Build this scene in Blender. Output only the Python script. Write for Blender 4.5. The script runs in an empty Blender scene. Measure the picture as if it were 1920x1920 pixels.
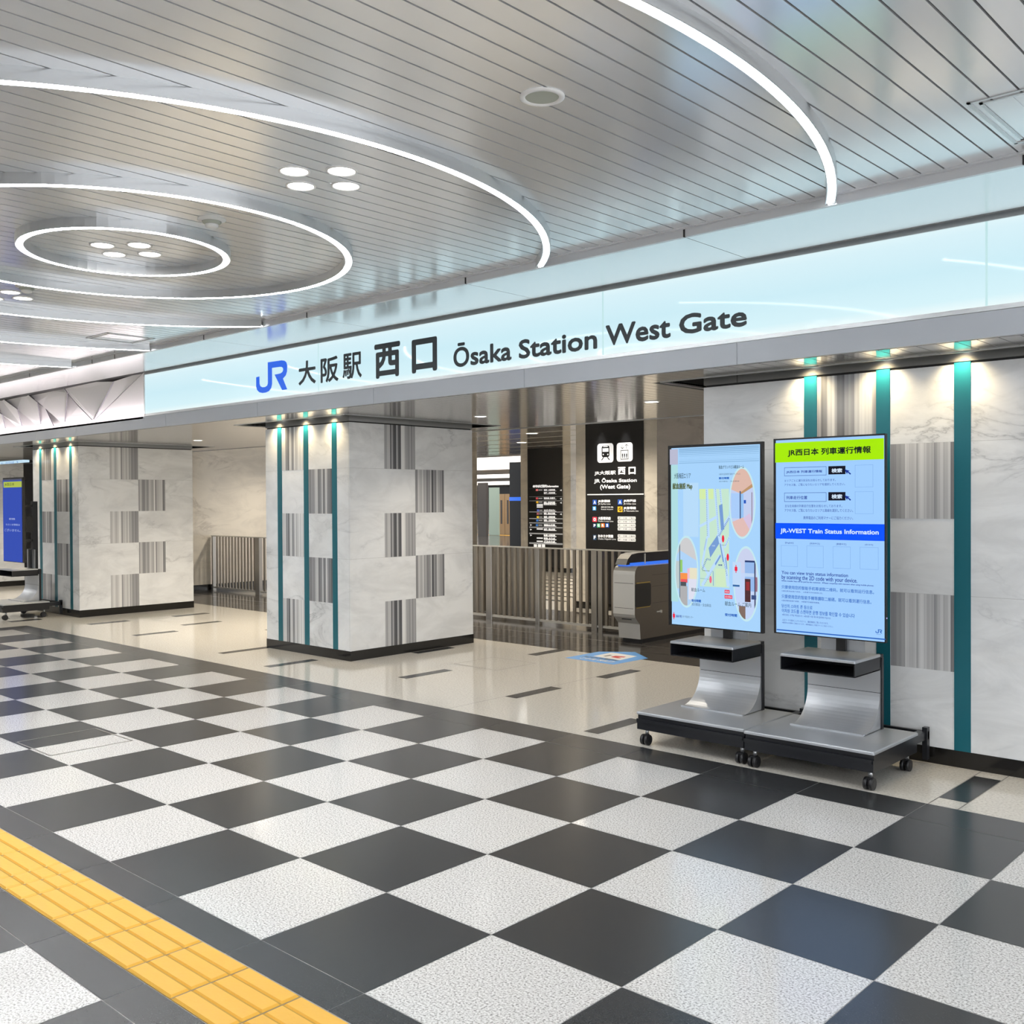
import bpy, math, random
from mathutils import Matrix, Vector
random.seed(7)
SC = bpy.context.scene
COL = SC.collection
# ------------------------------------------------------------------ camera
CAM = Vector((5.581, -5.672, 1.614)); FOC = 1880.94; YAW, PIT, ROL = 0.745, -0.0113, -0.0053
FW = Vector((-math.sin(YAW)*math.cos(PIT), math.cos(YAW)*math.cos(PIT), math.sin(PIT)))
RT = Vector((math.cos(YAW), math.sin(YAW), 0)); UP = RT.cross(FW)
R2 = RT*math.cos(ROL)+UP*math.sin(ROL); U2 = -RT*math.sin(ROL)+UP*math.cos(ROL)
cd = bpy.data.cameras.new('camera'); cd.sensor_width = 36; cd.lens = FOC/1920*36; cd.clip_end = 300; cd.clip_start = .05
co = bpy.data.objects.new('camera', cd); COL.objects.link(co); SC.camera = co
co.matrix_world = Matrix(((R2.x, U2.x, -FW.x, CAM.x), (R2.y, U2.y, -FW.y, CAM.y), (R2.z, U2.z, -FW.z, CAM.z), (0, 0, 0, 1)))
def at(u, v, ax, val):
    """where a sight line of the photograph meets a measured plane (ax = 0, 1, 2)"""
    d = FW+(u-960)/FOC*R2-(v-960)/FOC*U2
    return CAM+d*((val-CAM[ax])/d[ax])
# ------------------------------------------------------------------ materials
def new_mat(name):
    m = bpy.data.materials.new(name); m.use_nodes = True; nt = m.node_tree
    return m, nt, nt.nodes['Principled BSDF']
def pm(name, col, rough=.5, metal=0., spec=.5, emit=None, es=1., bump=0, bscale=200, coat=0, croft=.05):
    m, nt, b = new_mat(name)
    b.inputs['Base Color'].default_value = (*col, 1); b.inputs['Roughness'].default_value = rough
    b.inputs['Metallic'].default_value = metal; b.inputs['Specular IOR Level'].default_value = spec
    b.inputs['Coat Weight'].default_value = coat; b.inputs['Coat Roughness'].default_value = croft
    if emit: b.inputs['Emission Color'].default_value = (*emit, 1); b.inputs['Emission Strength'].default_value = es
    if bump:
        n = nt.nodes.new('ShaderNodeTexNoise'); n.inputs['Scale'].default_value = bscale; n.inputs['Detail'].default_value = 3
        t = nt.nodes.new('ShaderNodeTexCoord'); bp = nt.nodes.new('ShaderNodeBump'); bp.inputs['Strength'].default_value = bump; bp.inputs['Distance'].default_value = .002
        nt.links.new(t.outputs['Object'], n.inputs['Vector']); nt.links.new(n.outputs['Fac'], bp.inputs['Height']); nt.links.new(bp.outputs['Normal'], b.inputs['Normal'])
    return m
def lin(r, g, b): return tuple(((c/255)/12.92 if c/255 <= .04045 else ((c/255+.055)/1.055)**2.4) for c in (r, g, b))
EM = {}
XP = 1.25                                            # view exposure; displays are dimmed by the same stops
DIM = 2**-XP
def em(r, g, b, s=1.0):
    s = s*DIM
    k = (r, g, b, s)
    if k not in EM:
        m = bpy.data.materials.new('display_%d_%d_%d' % k[:3]); m.use_nodes = True; nt = m.node_tree; nt.nodes.clear()
        o = nt.nodes.new('ShaderNodeOutputMaterial'); e = nt.nodes.new('ShaderNodeEmission'); g_ = nt.nodes.new('ShaderNodeBsdfGlossy'); a = nt.nodes.new('ShaderNodeAddShader')
        e.inputs[0].default_value = (*lin(r, g, b), 1); e.inputs[1].default_value = s
        g_.inputs['Color'].default_value = (.03, .03, .03, 1); g_.inputs['Roughness'].default_value = .1
        nt.links.new(e.outputs[0], a.inputs[0]); nt.links.new(g_.outputs[0], a.inputs[1]); nt.links.new(a.outputs[0], o.inputs[0])
        EM[k] = m
    return EM[k]
def ramp(nt, pts):
    r = nt.nodes.new('ShaderNodeValToRGB'); e = r.color_ramp.elements
    while len(e) > 1: e.remove(e[0])
    e[0].position = pts[0][0]; e[0].color = (*pts[0][1], 1)
    for p, c in pts[1:]:
        x = e.new(p); x.color = (*c, 1)
    return r
def noise(nt, scale, detail=2, rough=.5, vec=None, dist=0):
    n = nt.nodes.new('ShaderNodeTexNoise'); n.inputs['Scale'].default_value = scale; n.inputs['Detail'].default_value = detail
    n.inputs['Roughness'].default_value = rough; n.inputs['Distortion'].default_value = dist
    if vec is not None: nt.links.new(vec, n.inputs['Vector'])
    return n
def terrazzo(name, pts, scale, rough, spec=.5):
    m, nt, b = new_mat(name); t = nt.nodes.new('ShaderNodeTexCoord')
    n = noise(nt, scale, 3, .65, t.outputs['Object']); r = ramp(nt, pts); nt.links.new(n.outputs['Fac'], r.inputs[0])
    nt.links.new(r.outputs[0], b.inputs['Base Color']); b.inputs['Roughness'].default_value = rough; b.inputs['Specular IOR Level'].default_value = spec
    return m
def marble(name, base, vein, rough):
    m, nt, b = new_mat(name); t = nt.nodes.new('ShaderNodeTexCoord')
    mp = nt.nodes.new('ShaderNodeMapping'); mp.inputs['Rotation'].default_value = (.5, .6, .4); mp.inputs['Scale'].default_value = (1, 1, 2.3)
    nt.links.new(t.outputs['Object'], mp.inputs['Vector'])
    n1 = noise(nt, 1.3, 8, .58, mp.outputs[0], .7); r1 = ramp(nt, [(.455, (0, 0, 0)), (.492, (.55, .55, .55)), (.5, (1, 1, 1)), (.515, (.3, .3, .3)), (.58, (0, 0, 0))])
    n3 = noise(nt, .9, 3, .5, mp.outputs[0], 0); r3 = ramp(nt, [(.48, (0, 0, 0)), (.68, (1, 1, 1))])
    n2 = noise(nt, 1.6, 6, .62, mp.outputs[0], .8); r2 = ramp(nt, [(.36, tuple(c*.86 for c in base)), (.58, base)])
    nt.links.new(n1.outputs['Fac'], r1.inputs[0]); nt.links.new(n2.outputs['Fac'], r2.inputs[0]); nt.links.new(n3.outputs['Fac'], r3.inputs[0])
    mu = nt.nodes.new('ShaderNodeMath'); mu.operation = 'MULTIPLY'; nt.links.new(r1.outputs[0], mu.inputs[0]); nt.links.new(r3.outputs[0], mu.inputs[1])
    mx = nt.nodes.new('ShaderNodeMix'); mx.data_type = 'RGBA'; mx.inputs[7].default_value = (*vein, 1)
    nt.links.new(mu.outputs[0], mx.inputs[0]); nt.links.new(r2.outputs[0], mx.inputs[6]); nt.links.new(mx.outputs[2], b.inputs['Base Color'])
    b.inputs['Roughness'].default_value = rough
    return m
def stripes(name, off, warm=0):
    """vertical banding: one-dimensional noise along the horizontal run of the slab"""
    m, nt, b = new_mat(name); t = nt.nodes.new('ShaderNodeTexCoord'); s = nt.nodes.new('ShaderNodeSeparateXYZ'); nt.links.new(t.outputs['Object'], s.inputs[0])
    a = nt.nodes.new('ShaderNodeMath'); a.operation = 'ADD'; nt.links.new(s.outputs[0], a.inputs[0]); nt.links.new(s.outputs[1], a.inputs[1])
    a2 = nt.nodes.new('ShaderNodeMath'); a2.operation = 'ADD'; a2.inputs[1].default_value = off; nt.links.new(a.outputs[0], a2.inputs[0])
    vo = nt.nodes.new('ShaderNodeTexVoronoi'); vo.voronoi_dimensions = '1D'; vo.inputs['Scale'].default_value = 44; nt.links.new(a2.outputs[0], vo.inputs['W'])
    vb = nt.nodes.new('ShaderNodeTexVoronoi'); vb.voronoi_dimensions = '1D'; vb.inputs['Scale'].default_value = 15; nt.links.new(a2.outputs[0], vb.inputs['W'])
    n = nt.nodes.new('ShaderNodeTexNoise'); n.noise_dimensions = '1D'; n.inputs['Scale'].default_value = 60; n.inputs['Detail'].default_value = 3; nt.links.new(a2.outputs[0], n.inputs['W'])
    s1 = nt.nodes.new('ShaderNodeSeparateColor'); nt.links.new(vo.outputs['Color'], s1.inputs[0]); s2 = nt.nodes.new('ShaderNodeSeparateColor'); nt.links.new(vb.outputs['Color'], s2.inputs[0])
    def mad(x, k, y=None, c=0.):
        q = nt.nodes.new('ShaderNodeMath'); q.operation = 'MULTIPLY_ADD'; nt.links.new(x, q.inputs[0]); q.inputs[1].default_value = k
        if y is not None: nt.links.new(y, q.inputs[2])
        else: q.inputs[2].default_value = c
        return q.outputs[0]
    f_ = mad(s1.outputs[0], .45, mad(s2.outputs[1], .42, mad(n.outputs['Fac'], .25)))
    r = ramp(nt, [(.12, (.07, .072, .078)), (.30, (.19, .19, .20)), (.5, (.34, .34, .35)), (.62, (.52, .52, .525)), (.85, (.78, .78, .775))])
    nt.links.new(f_, r.inputs[0]); nt.links.new(r.outputs[0], b.inputs['Base Color']); b.inputs['Roughness'].default_value = .14
    return m
M = dict(
    slat=pm('ceiling_slat_paint', (.85, .865, .88), .19, .55, .7),
    slat_gap=pm('ceiling_gap', (.07, .066, .07), .8),
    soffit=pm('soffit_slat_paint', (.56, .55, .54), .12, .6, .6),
    soffit_gap=pm('soffit_gap', (.03, .03, .03), .6),
    inner=pm('inner_ceiling_metal', (.72, .69, .64), .12, .7, .6),
    strip=pm('pale_satin_panel', (.84, .86, .87), .2, .6, .6),
    fascia=pm('fascia_metal', (.42, .44, .475), .4, .15),
    trim=pm('edge_trim_metal', (.66, .67, .69), .35, .3),
    alu=pm('anodised_aluminium', (.62, .63, .64), .28, .8),
    dark_gap=pm('dark_gap', (.03, .03, .03), .8),
    cornice=pm('cornice_metal', (.36, .36, .35), .3, .7),
    white_tile=terrazzo('white_terrazzo', [(.30, (.17, .16, .15)), (.42, (.44, .42, .40)), (.5, (.66, .64, .615)), (.62, (.79, .77, .745))], 125, .13),
    cream=terrazzo('polished_cream_stone', [(.3, (.50, .47, .42)), (.5, (.68, .65, .59)), (.7, (.74, .71, .65))], 70, .10),
    dark_tile=terrazzo('dark_granite', [(.3, (.028, .029, .031)), (.7, (.050, .051, .053))], 160, .24, .6),
    slate=terrazzo('dark_slate', [(.3, (.05, .045, .042)), (.7, (.075, .07, .065))], 60, .13),
    grout=pm('grout', (.42, .41, .40), .6), grout_dark=pm('grout_dark', (.16, .15, .14), .6),
    steel_line=pm('steel_joint', (.5, .48, .45), .3, .8),
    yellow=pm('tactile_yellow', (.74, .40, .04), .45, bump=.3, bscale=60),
    yellow_groove_shade=pm('tactile_groove_shade', (.42, .24, .012), .6),  # shadow lines between the bars, put into a darker yellow
    marble=marble('white_marble', (.84, .85, .855), (.48, .49, .50), .09),
    marble_warm=marble('warm_marble', (.78, .74, .67), (.52, .48, .43), .12),
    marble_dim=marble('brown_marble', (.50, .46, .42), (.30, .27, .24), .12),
    stripe_a=stripes('banded_stone_a', 0.0, .0), stripe_b=stripes('banded_stone_b', 3.7),
    teal=pm('teal_metal', (.012, .15, .195), .3, .25, .5),
    black_stone=pm('black_stone', (.012, .011, .010), .12),
    joint=pm('marble_joint', (.45, .45, .45), .6),
    black=pm('black_plastic', (.008, .008, .009), .35), bezel=pm('black_bezel', (.012, .012, .014), .25),
    blacksteel=pm('black_painted_steel', (.014, .015, .019), .3, .2), rubber=pm('caster_rubber', (.012, .012, .014), .4),
    silver=pm('silver_paint', (.50, .52, .55), .33, .55), brushed=pm('brushed_aluminium', (.56, .58, .61), .42, .6),
    glass_lens=pm('lens', (.9, .9, .9), .3, emit=(1, .98, .95), es=5.), led=pm('led_white', (1, 1, 1), .4, emit=(.93, .97, 1), es=20),
    white_trim=pm('white_trim', (.82, .81, .79), .4), disc=pm('speaker_cloth', (.40, .42, .36), .8),
    detector=pm('detector_plastic', (.72, .72, .70), .45),
    relief=pm('relief_white', (.84, .82, .82), .45), relief_edge_shade=pm('relief_edge_shade', (.20, .18, .22), .5),  # thickness shadow of the folded plates is painted into the dark edge colour
    steel=pm('brushed_steel', (.40, .385, .36), .3, .9), steel_dark=pm('brushed_steel_fence', (.33, .30, .26), .33, .85), steel_light=pm('satin_steel', (.66, .65, .62), .3, .6),
    gate_side=pm('gate_side_steel', (.16, .14, .12), .35, .7), glassy=pm('dark_glass', (.006, .006, .012), .05),
    blue=em(60, 120, 240), brass=pm('brass_edge', (.45, .33, .10), .3, .8),
    sign_black=pm('sign_black', (.020, .020, .021), .25), letter_white=pm('letter_white', (.85, .85, .84), .5, emit=(1, 1, 1), es=.25),
    letter_dark=pm('letter_dark', (.030, .038, .045), .5), letter_navy=pm('letter_navy', (.02, .05, .16), .5),
    wood=pm('wood_door', (.28, .19, .10), .45), dark_panel=pm('dark_panel', (.02, .018, .018), .3), brown_stone=pm('brown_stone', (.045, .038, .034), .4, bump=.5, bscale=25),
    glass_pale=pm('pale_glass', (.30, .40, .34), .2, .0),
    sticker_blue=pm('sticker_blue', (.13, .38, .82), .4), sticker_white=pm('sticker_white', (.84, .84, .84), .4), sticker_red=pm('sticker_red', (.65, .05, .04), .4), sticker_grey=pm('sticker_grey', (.18, .17, .16), .4),
    wall=pm('plain_wall', (.70, .69, .67), .4), grey_wall=pm('grey_wall', (.15, .15, .155), .4),
)
def flat(name, c): 
    if name not in M: M[name] = pm(name, lin(*c), .5, emit=lin(*c), es=.25)
    return M[name]
# ------------------------------------------------------------------ mesh helpers
class MB:
    def __init__(s): s.v = []; s.f = []; s.m = []; s.mats = []; s.sm = []
    def mi(s, m):
        if isinstance(m, str): m = M[m]
        if m not in s.mats: s.mats.append(m)
        return s.mats.index(m)
    def poly(s, pts, m, sm=False):
        n = len(s.v); s.v += [tuple(p) for p in pts]; s.f.append(tuple(range(n, n+len(pts)))); s.m.append(s.mi(m)); s.sm.append(sm)
    def box(s, x0, x1, y0, y1, z0, z1, m):
        n = len(s.v)
        s.v += [(x0, y0, z0), (x1, y0, z0), (x1, y1, z0), (x0, y1, z0), (x0, y0, z1), (x1, y0, z1), (x1, y1, z1), (x0, y1, z1)]
        for f in ((0, 3, 2, 1), (4, 5, 6, 7), (0, 1, 5, 4), (1, 2, 6, 5), (2, 3, 7, 6), (3, 0, 4, 7)):
            s.f.append(tuple(n+i for i in f)); s.m.append(s.mi(m)); s.sm.append(False)
        return s
    def bbox(s, x0, x1, y0, y1, z0, z1, m, b=.004):
        """box with chamfered vertical and top edges"""
        pts = [(x0+b, y0), (x1-b, y0), (x1, y0+b), (x1, y1-b), (x1-b, y1), (x0+b, y1), (x0, y1-b), (x0, y0+b)]
        cx, cy = (x0+x1)/2, (y0+y1)/2
        ins = [(x0+2*b if px < cx else x1-2*b if px > cx else px, py) for px, py in pts]
        ins = [(min(max(px, x0+b), x1-b), min(max(py, y0+b), y1-b)) for px, py in pts]
        n = len(s.v); s.v += [(a, c, z0) for a, c in pts]+[(a, c, z1-b) for a, c in pts]+[(a, c, z1) for a, c in ins]
        k = s.mi(m)
        for j in range(8):
            j2 = (j+1) % 8
            for o in (0, 8):
                s.f.append((n+o+j, n+o+j2, n+o+8+j2, n+o+8+j)); s.m.append(k); s.sm.append(False)
        s.f.append(tuple(n+16+j for j in range(8))); s.m.append(k); s.sm.append(False)
        s.f.append(tuple(n+7-j for j in range(8))); s.m.append(k); s.sm.append(False)
        return s
    def prism(s, pts, d, m, mside=None, sm=False):
        """closed polygon pts (3D) extruded along d"""
        d = Vector(d); n = len(s.v); k = len(pts)
        s.v += [tuple(p) for p in pts]+[tuple(Vector(p)+d) for p in pts]
        s.f.append(tuple(range(n, n+k))); s.m.append(s.mi(m)); s.sm.append(False)
        s.f.append(tuple(reversed(range(n+k, n+2*k)))); s.m.append(s.mi(m)); s.sm.append(False)
        for i in range(k):
            j = (i+1) % k
            s.f.append((n+i, n+k+i, n+k+j, n+j)); s.m.append(s.mi(mside or m)); s.sm.append(sm)
        return s
    def cyl(s, c, ax, r, l, m, n=24, r2=None, sm=True):
        """cylinder/cone from c along axis vector ax"""
        c = Vector(c); ax = Vector(ax).normalized(); a = ax.orthogonal().normalized(); b = ax.cross(a); r2 = r if r2 is None else r2; o = len(s.v)
        for k in range(n):
            t = 2*math.pi*k/n; s.v.append(tuple(c+r*(math.cos(t)*a+math.sin(t)*b)))
        for k in range(n):
            t = 2*math.pi*k/n; s.v.append(tuple(c+ax*l+r2*(math.cos(t)*a+math.sin(t)*b)))
        i = s.mi(m)
        for k in range(n):
            j = (k+1) % n; s.f.append((o+k, o+j, o+n+j, o+n+k)); s.m.append(i); s.sm.append(sm)
        s.f.append(tuple(o+n-1-k for k in range(n))); s.m.append(i); s.sm.append(False)
        s.f.append(tuple(o+n+k for k in range(n))); s.m.append(i); s.sm.append(False)
        return s
    def lathe(s, c, prof, m, n=32):
        """profile [(r,z)] revolved round the vertical through c"""
        o = len(s.v); c = Vector(c)
        for r, z in prof:
            for k in range(n):
                t = 2*math.pi*k/n; s.v.append((c.x+r*math.cos(t), c.y+r*math.sin(t), c.z+z))
        i = s.mi(m)
        for p in range(len(prof)-1):
            for k in range(n):
                j = (k+1) % n; s.f.append((o+p*n+k, o+p*n+j, o+(p+1)*n+j, o+(p+1)*n+k)); s.m.append(i); s.sm.append(True)
        return s
    def arc(s, c, r0, r1, z0, z1, t0, t1, m, n=0):
        """arc of a square-section hoop"""
        n = n or max(2, int(abs(t1-t0)*r1/.06)); n = min(n, 260); o = len(s.v)
        for k in range(n+1):
            t = t0+(t1-t0)*k/n; cs, sn = math.cos(t), math.sin(t)
            for r, z in ((r0, z0), (r1, z0), (r1, z1), (r0, z1)): s.v.append((c[0]+r*cs, c[1]+r*sn, z))
        i = s.mi(m)
        for k in range(n):
            a = o+4*k; b = a+4
            for p in range(4):
                q = (p+1) % 4; s.f.append((a+p, a+q, b+q, b+p)); s.m.append(i); s.sm.append(False)
        s.f.append((o, o+3, o+2, o+1)); s.m.append(i); s.sm.append(False)
        e = o+4*n; s.f.append((e, e+1, e+2, e+3)); s.m.append(i); s.sm.append(False)
        return s
    def build(s, name, parent=None, **props):
        me = bpy.data.meshes.new(name); me.from_pydata(s.v, [], s.f); me.update()
        for m in s.mats: me.materials.append(m)
        me.polygons.foreach_set('material_index', s.m); me.polygons.foreach_set('use_smooth', s.sm)
        o = bpy.data.objects.new(name, me); COL.objects.link(o)
        if parent is not None:
            o.parent = parent
            if parent.type == 'EMPTY': o.matrix_parent_inverse = Matrix.Translation(parent.location).inverted()
        for k, v in props.items(): o[k] = v
        return o
def tag(o, label, cat, group=None):
    o['label'] = label; o['category'] = cat
    if group: o['group'] = group
    return o
def thing(name, label, cat, loc=(0, 0, 0), group=None):
    o = bpy.data.objects.new(name, None); COL.objects.link(o); o.location = loc; o.empty_display_size = .1
    return tag(o, label, cat, group)
def dup(root, d, label, group=None):
    r = root.copy(); COL.objects.link(r); r.location = root.location+Vector(d); r['label'] = label
    if group: r['group'] = group
    def rec(src, dst):
        for ch in list(src.children):
            c = ch.copy(); COL.objects.link(c); c.parent = dst; c.matrix_parent_inverse = ch.matrix_parent_inverse.copy(); rec(ch, c)
    rec(root, r); return r
# ------------------------------------------------------------------ lettering
_TC = {}
def glyphs(s):
    if s not in _TC:
        c = bpy.data.curves.new('text', 'FONT'); c.body = s; c.size = 1; c.resolution_u = 3
        o = bpy.data.objects.new('text', c); COL.objects.link(o)
        bpy.context.view_layer.update()
        me = bpy.data.meshes.new_from_object(o.evaluated_get(bpy.context.evaluated_depsgraph_get()))
        vs = [(v.co.x, v.co.y) for v in me.vertices]; fs = [tuple(p.vertices) for p in me.polygons]
        COL.objects.unlink(o); bpy.data.objects.remove(o); bpy.data.curves.remove(c); bpy.data.meshes.remove(me)
        xs = [p[0] for p in vs]; ys = [p[1] for p in vs]; x0, x1, y0, y1 = min(xs), max(xs), min(ys), max(ys)
        _TC[s] = ([((x-x0)/(x1-x0), (y-y0)/(y1-y0)) for x, y in vs], fs)
    return _TC[s]
def text(mb, s, p0, p1, m, bold=0, basis=None):
    """letters of s fill the box p0 (lower left) to p1 (upper right); default basis stands in an x-z plane facing -y"""
    vs, fs = glyphs(s); shifts = [(0, 0)]
    if bold: shifts = [(math.cos(t)*bold, math.sin(t)*bold) for t in (k*math.pi/4 for k in range(8))]+[(0, 0)]
    k = mb.mi(m); p0 = Vector(p0); p1 = Vector(p1)
    if basis is None: A = Vector((1, 0, 0)); B = Vector((0, 0, 1)); N = Vector((0, -1, 0))
    else: A, B, N = basis
    d = p1-p0; w, h = d.dot(A), d.dot(B)
    for q, (sx, sy) in enumerate(shifts):
        o = len(mb.v); nn = N*(.00004*q)
        mb.v += [tuple(p0+A*(x*w+sx)+B*(y*h+sy)+nn) for x, y in vs]
        for f in fs: mb.f.append(tuple(o+i for i in f)); mb.m.append(k); mb.sm.append(False)
def rect(mb, p0, p1, m, dy=0):
    y = p0[1]-dy; mb.poly([(p0[0], y, p0[2]), (p1[0], y, p0[2]), (p1[0], y, p1[2]), (p0[0], y, p1[2])], m)
def frame(mb, p0, p1, t, m, dy=0):
    y = p0[1]-dy; x0, x1, z0, z1 = p0[0], p1[0], p0[2], p1[2]
    for a, b, c, d in ((x0, x1, z0, z0+t), (x0, x1, z1-t, z1), (x0, x0+t, z0, z1), (x1-t, x1, z0, z1)):
        mb.poly([(a, y, c), (b, y, c), (b, y, d), (a, y, d)], m)
def rrect(mb, p0, p1, r, m, dy=0, seg=5):
    y = p0[1]-dy; x0, x1, z0, z1 = p0[0], p1[0], p0[2], p1[2]; P = []
    for cx, cz, t in ((x1-r, z0+r, -90), (x1-r, z1-r, 0), (x0+r, z1-r, 90), (x0+r, z0+r, 180)):
        for k in range(seg+1):
            a = math.radians(t+90*k/seg); P.append((cx+r*math.cos(a), y, cz+r*math.sin(a)))
    mb.poly(P, m)
def ell(cx, cz, rx, rz, n=48): return [(cx+rx*math.cos(2*math.pi*k/n), cz+rz*math.sin(2*math.pi*k/n)) for k in range(n)]
def clip(poly, conv):
    out = list(poly)
    for i in range(len(conv)):
        a, b = conv[i], conv[(i+1) % len(conv)]; inp = out; out = []
        if not inp: return []
        ins = lambda p: (b[0]-a[0])*(p[1]-a[1])-(b[1]-a[1])*(p[0]-a[0]) >= 0
        for j in range(len(inp)):
            p, q = inp[j-1], inp[j]
            ip, iq = ins(p), ins(q)
            if ip != iq:
                dx, dz = q[0]-p[0], q[1]-p[1]; den = (b[0]-a[0])*dz-(b[1]-a[1])*dx
                t = ((b[1]-a[1])*(p[0]-a[0])-(b[0]-a[0])*(p[1]-a[1]))/den if den else 0
                out.append((p[0]+dx*t, p[1]+dz*t))
            if iq: out.append(q)
    return out
# JR emblem outline traced on the sign's own plane, kept as unit shape
YS = -.05
_J = [(165, 590), (190, 583), (191, 640), (197, 657), (212, 665), (232, 663), (248, 652), (253, 635), (252, 478), (355, 463), (378, 466), (392, 478), (398, 500), (397, 545), (388, 575), (366, 600), (398, 680), (360, 686), (303, 570), (348, 561), (362, 550), (368, 535), (366, 520), (355, 512), (340, 512), (284, 520), (285, 640), (278, 670), (262, 693), (240, 704), (213, 708), (188, 702), (172, 685), (165, 660)]
_P = [at(440+a/4, 560+b/4, 1, YS) for a, b in _J]; JX0 = min(p.x for p in _P); JX1 = max(p.x for p in _P); JZ0 = min(p.z for p in _P); JZ1 = max(p.z for p in _P)
JR = [((p.x-JX0)/(JX1-JX0), (p.z-JZ0)/(JZ1-JZ0)) for p in _P]
def emblem(mb, x0, x1, z0, z1, y, m):
    from mathutils.geometry import tessellate_polygon
    pts = [Vector((x0+a*(x1-x0), y, z0+b*(z1-z0))) for a, b in JR]
    for t in tessellate_polygon([pts]): mb.poly([pts[i] for i in t], m)
# ------------------------------------------------------------------ floor
fl = MB()
XL, XR = -26.0, 9.0
def tile(x0, x1, y0, y1, m, g=.0016, z=0.): fl.poly([(x0+g, y0+g, z), (x1-g, y0+g, z), (x1-g, y1-g, z), (x0+g, y1-g, z)], m)
def line(x0, x1, y0, y1, m, z=.0006): fl.poly([(x0, y0, z), (x1, y0, z), (x1, y1, z), (x0, y1, z)], m)
fl.box(XL, XR, -16, 5.6, -.2, -.0012, 'grout')
XB = -8.1                                             # the chequered field ends here
for i in range(-13, 15):
    x = i*.6
    for j in range(1, 6): tile(x, x+.6, -.6*(j+1), -.6*j, 'white_tile' if (i+j) % 2 == 0 else 'dark_tile')
    tile(x, x+.6, -.6, -.3, 'dark_tile'); tile(x, x+.6, -3.75, -3.6, 'dark_tile')
    tile(x, x+.6, -4.2, -4.05, 'dark_tile')
    for j in range(12):
        tile(x, x+.6, -4.2-.6*(j+1), -4.2-.6*j, 'white_tile' if (i+j) % 2 == 1 else 'dark_tile')
tile(XB, -7.8, -12, -.3, 'dark_tile')
for k in range(30):
    tile(XL+k*.6, min(XL+(k+1)*.6, XB), -.9, -.3, 'cream', .0008) if XL+k*.6 < XB else None
tile(XL, XB, -12, -.9, 'cream', .0005)
# polished cream field in front of and between the pillars
xs = [XL, -23, -20, -17, -14.4, -12, -10.2, -8.8, -7.6, -6.55, -5.3, -4.02, -2.9, -1.42, 0.06, 1.2, 2.35, 3.76, 4.96, 6.2, XR]
for a, b in zip(xs, xs[1:]):
    for c, d in ((-.3, .345), (.345, .94), (.94, 1.55), (1.55, 2.1), (2.1, 2.66)): tile(a, b, c, d, 'cream', .0006)
def inset(x0, x1, y0, y1):
    fl.poly([(x0, y0, .0007), (x1, y0, .0007), (x1, y1, .0007), (x0, y1, .0007)], 'dark_tile')
for x0, x1, y0, y1 in ((-1.42, -1.3, .36, .95), (-.065, .065, .35, .935), (-2.46, -2.34, 1.44, 1.99), (-2.895, -2.775, -.1, .48), (-1.43, -1.3, 2.15, 2.66), (-7.65, -7.5, .29, .84), (-7.65, -7.5, 1.5, 2.04), (-6.595, -6.475, 1.065, 1.62), (-6.11, -5.98, .15, .71), (-4.02, -3.9, .07, .68), (-8.8, -8.62, -.29, .12), (3.612, 3.757, -.15, .415), (-.065, .065, 1.56, 2.1), (1.2, 1.33, .94, 1.55), (1.2, 1.33, -.2, .36), (-5.3, -5.18, 1.5, 2.1), (-9.9, -9.78, .9, .95)): inset(x0, x1, y0, y1)
line(3.606, 3.612, -.3, .55, 'grout_dark'); line(3.757, 3.763, -.3, .55, 'grout_dark'); line(-.068, -.062, -.3, 2.6, 'grout_dark', .0003)
def hatch(x0, x1, y0, y1, m, t=.007):
    line(x0, x1, y0, y0+t, m, .001); line(x0, x1, y1-t, y1, m, .001); line(x0, x0+t, y0, y1, m, .001); line(x1-t, x1, y0, y1, m, .001)
hatch(-1.575, -.985, 1.22, 1.785, 'grout_dark'); hatch(-7.48, -6.93, 1.12, 1.7, 'grout_dark'); hatch(-1.475, -.92, -2.985, -2.43, 'steel_line', .012)
# dark slate in front of the gates, bright floor beyond
ys = [2.66, 3.1, 3.49, 4.15, 4.8, 5.6]
for k in range(int((XR-XL)/.6)):
    for c, d in zip(ys, ys[1:]): tile(XL+k*.6+.1, XL+k*.6+.7, c, d, 'slate', .002)
line(XL, XR, 3.48, 3.495, 'steel_line')
fl.box(XL-75, XR, 5.6, 100, -.2, -.0012, 'grout')
for k in range(12): tile(-12+k*1.2, -10.8+k*1.2, 5.6, 12.5, 'cream', .002)
tile(-95, -12, 5.6, 100, 'slate'); tile(-12, XR, 12.5, 100, 'slate')
for j in range(9): fl.poly([(-8.0, 6.6+j*.62, .001), (-4.6, 6.6+j*.62, .001), (-4.6, 6.75+j*.62, .001), (-8.0, 6.75+j*.62, .001)], 'dark_tile')
fl.build('floor', kind='structure')
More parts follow.
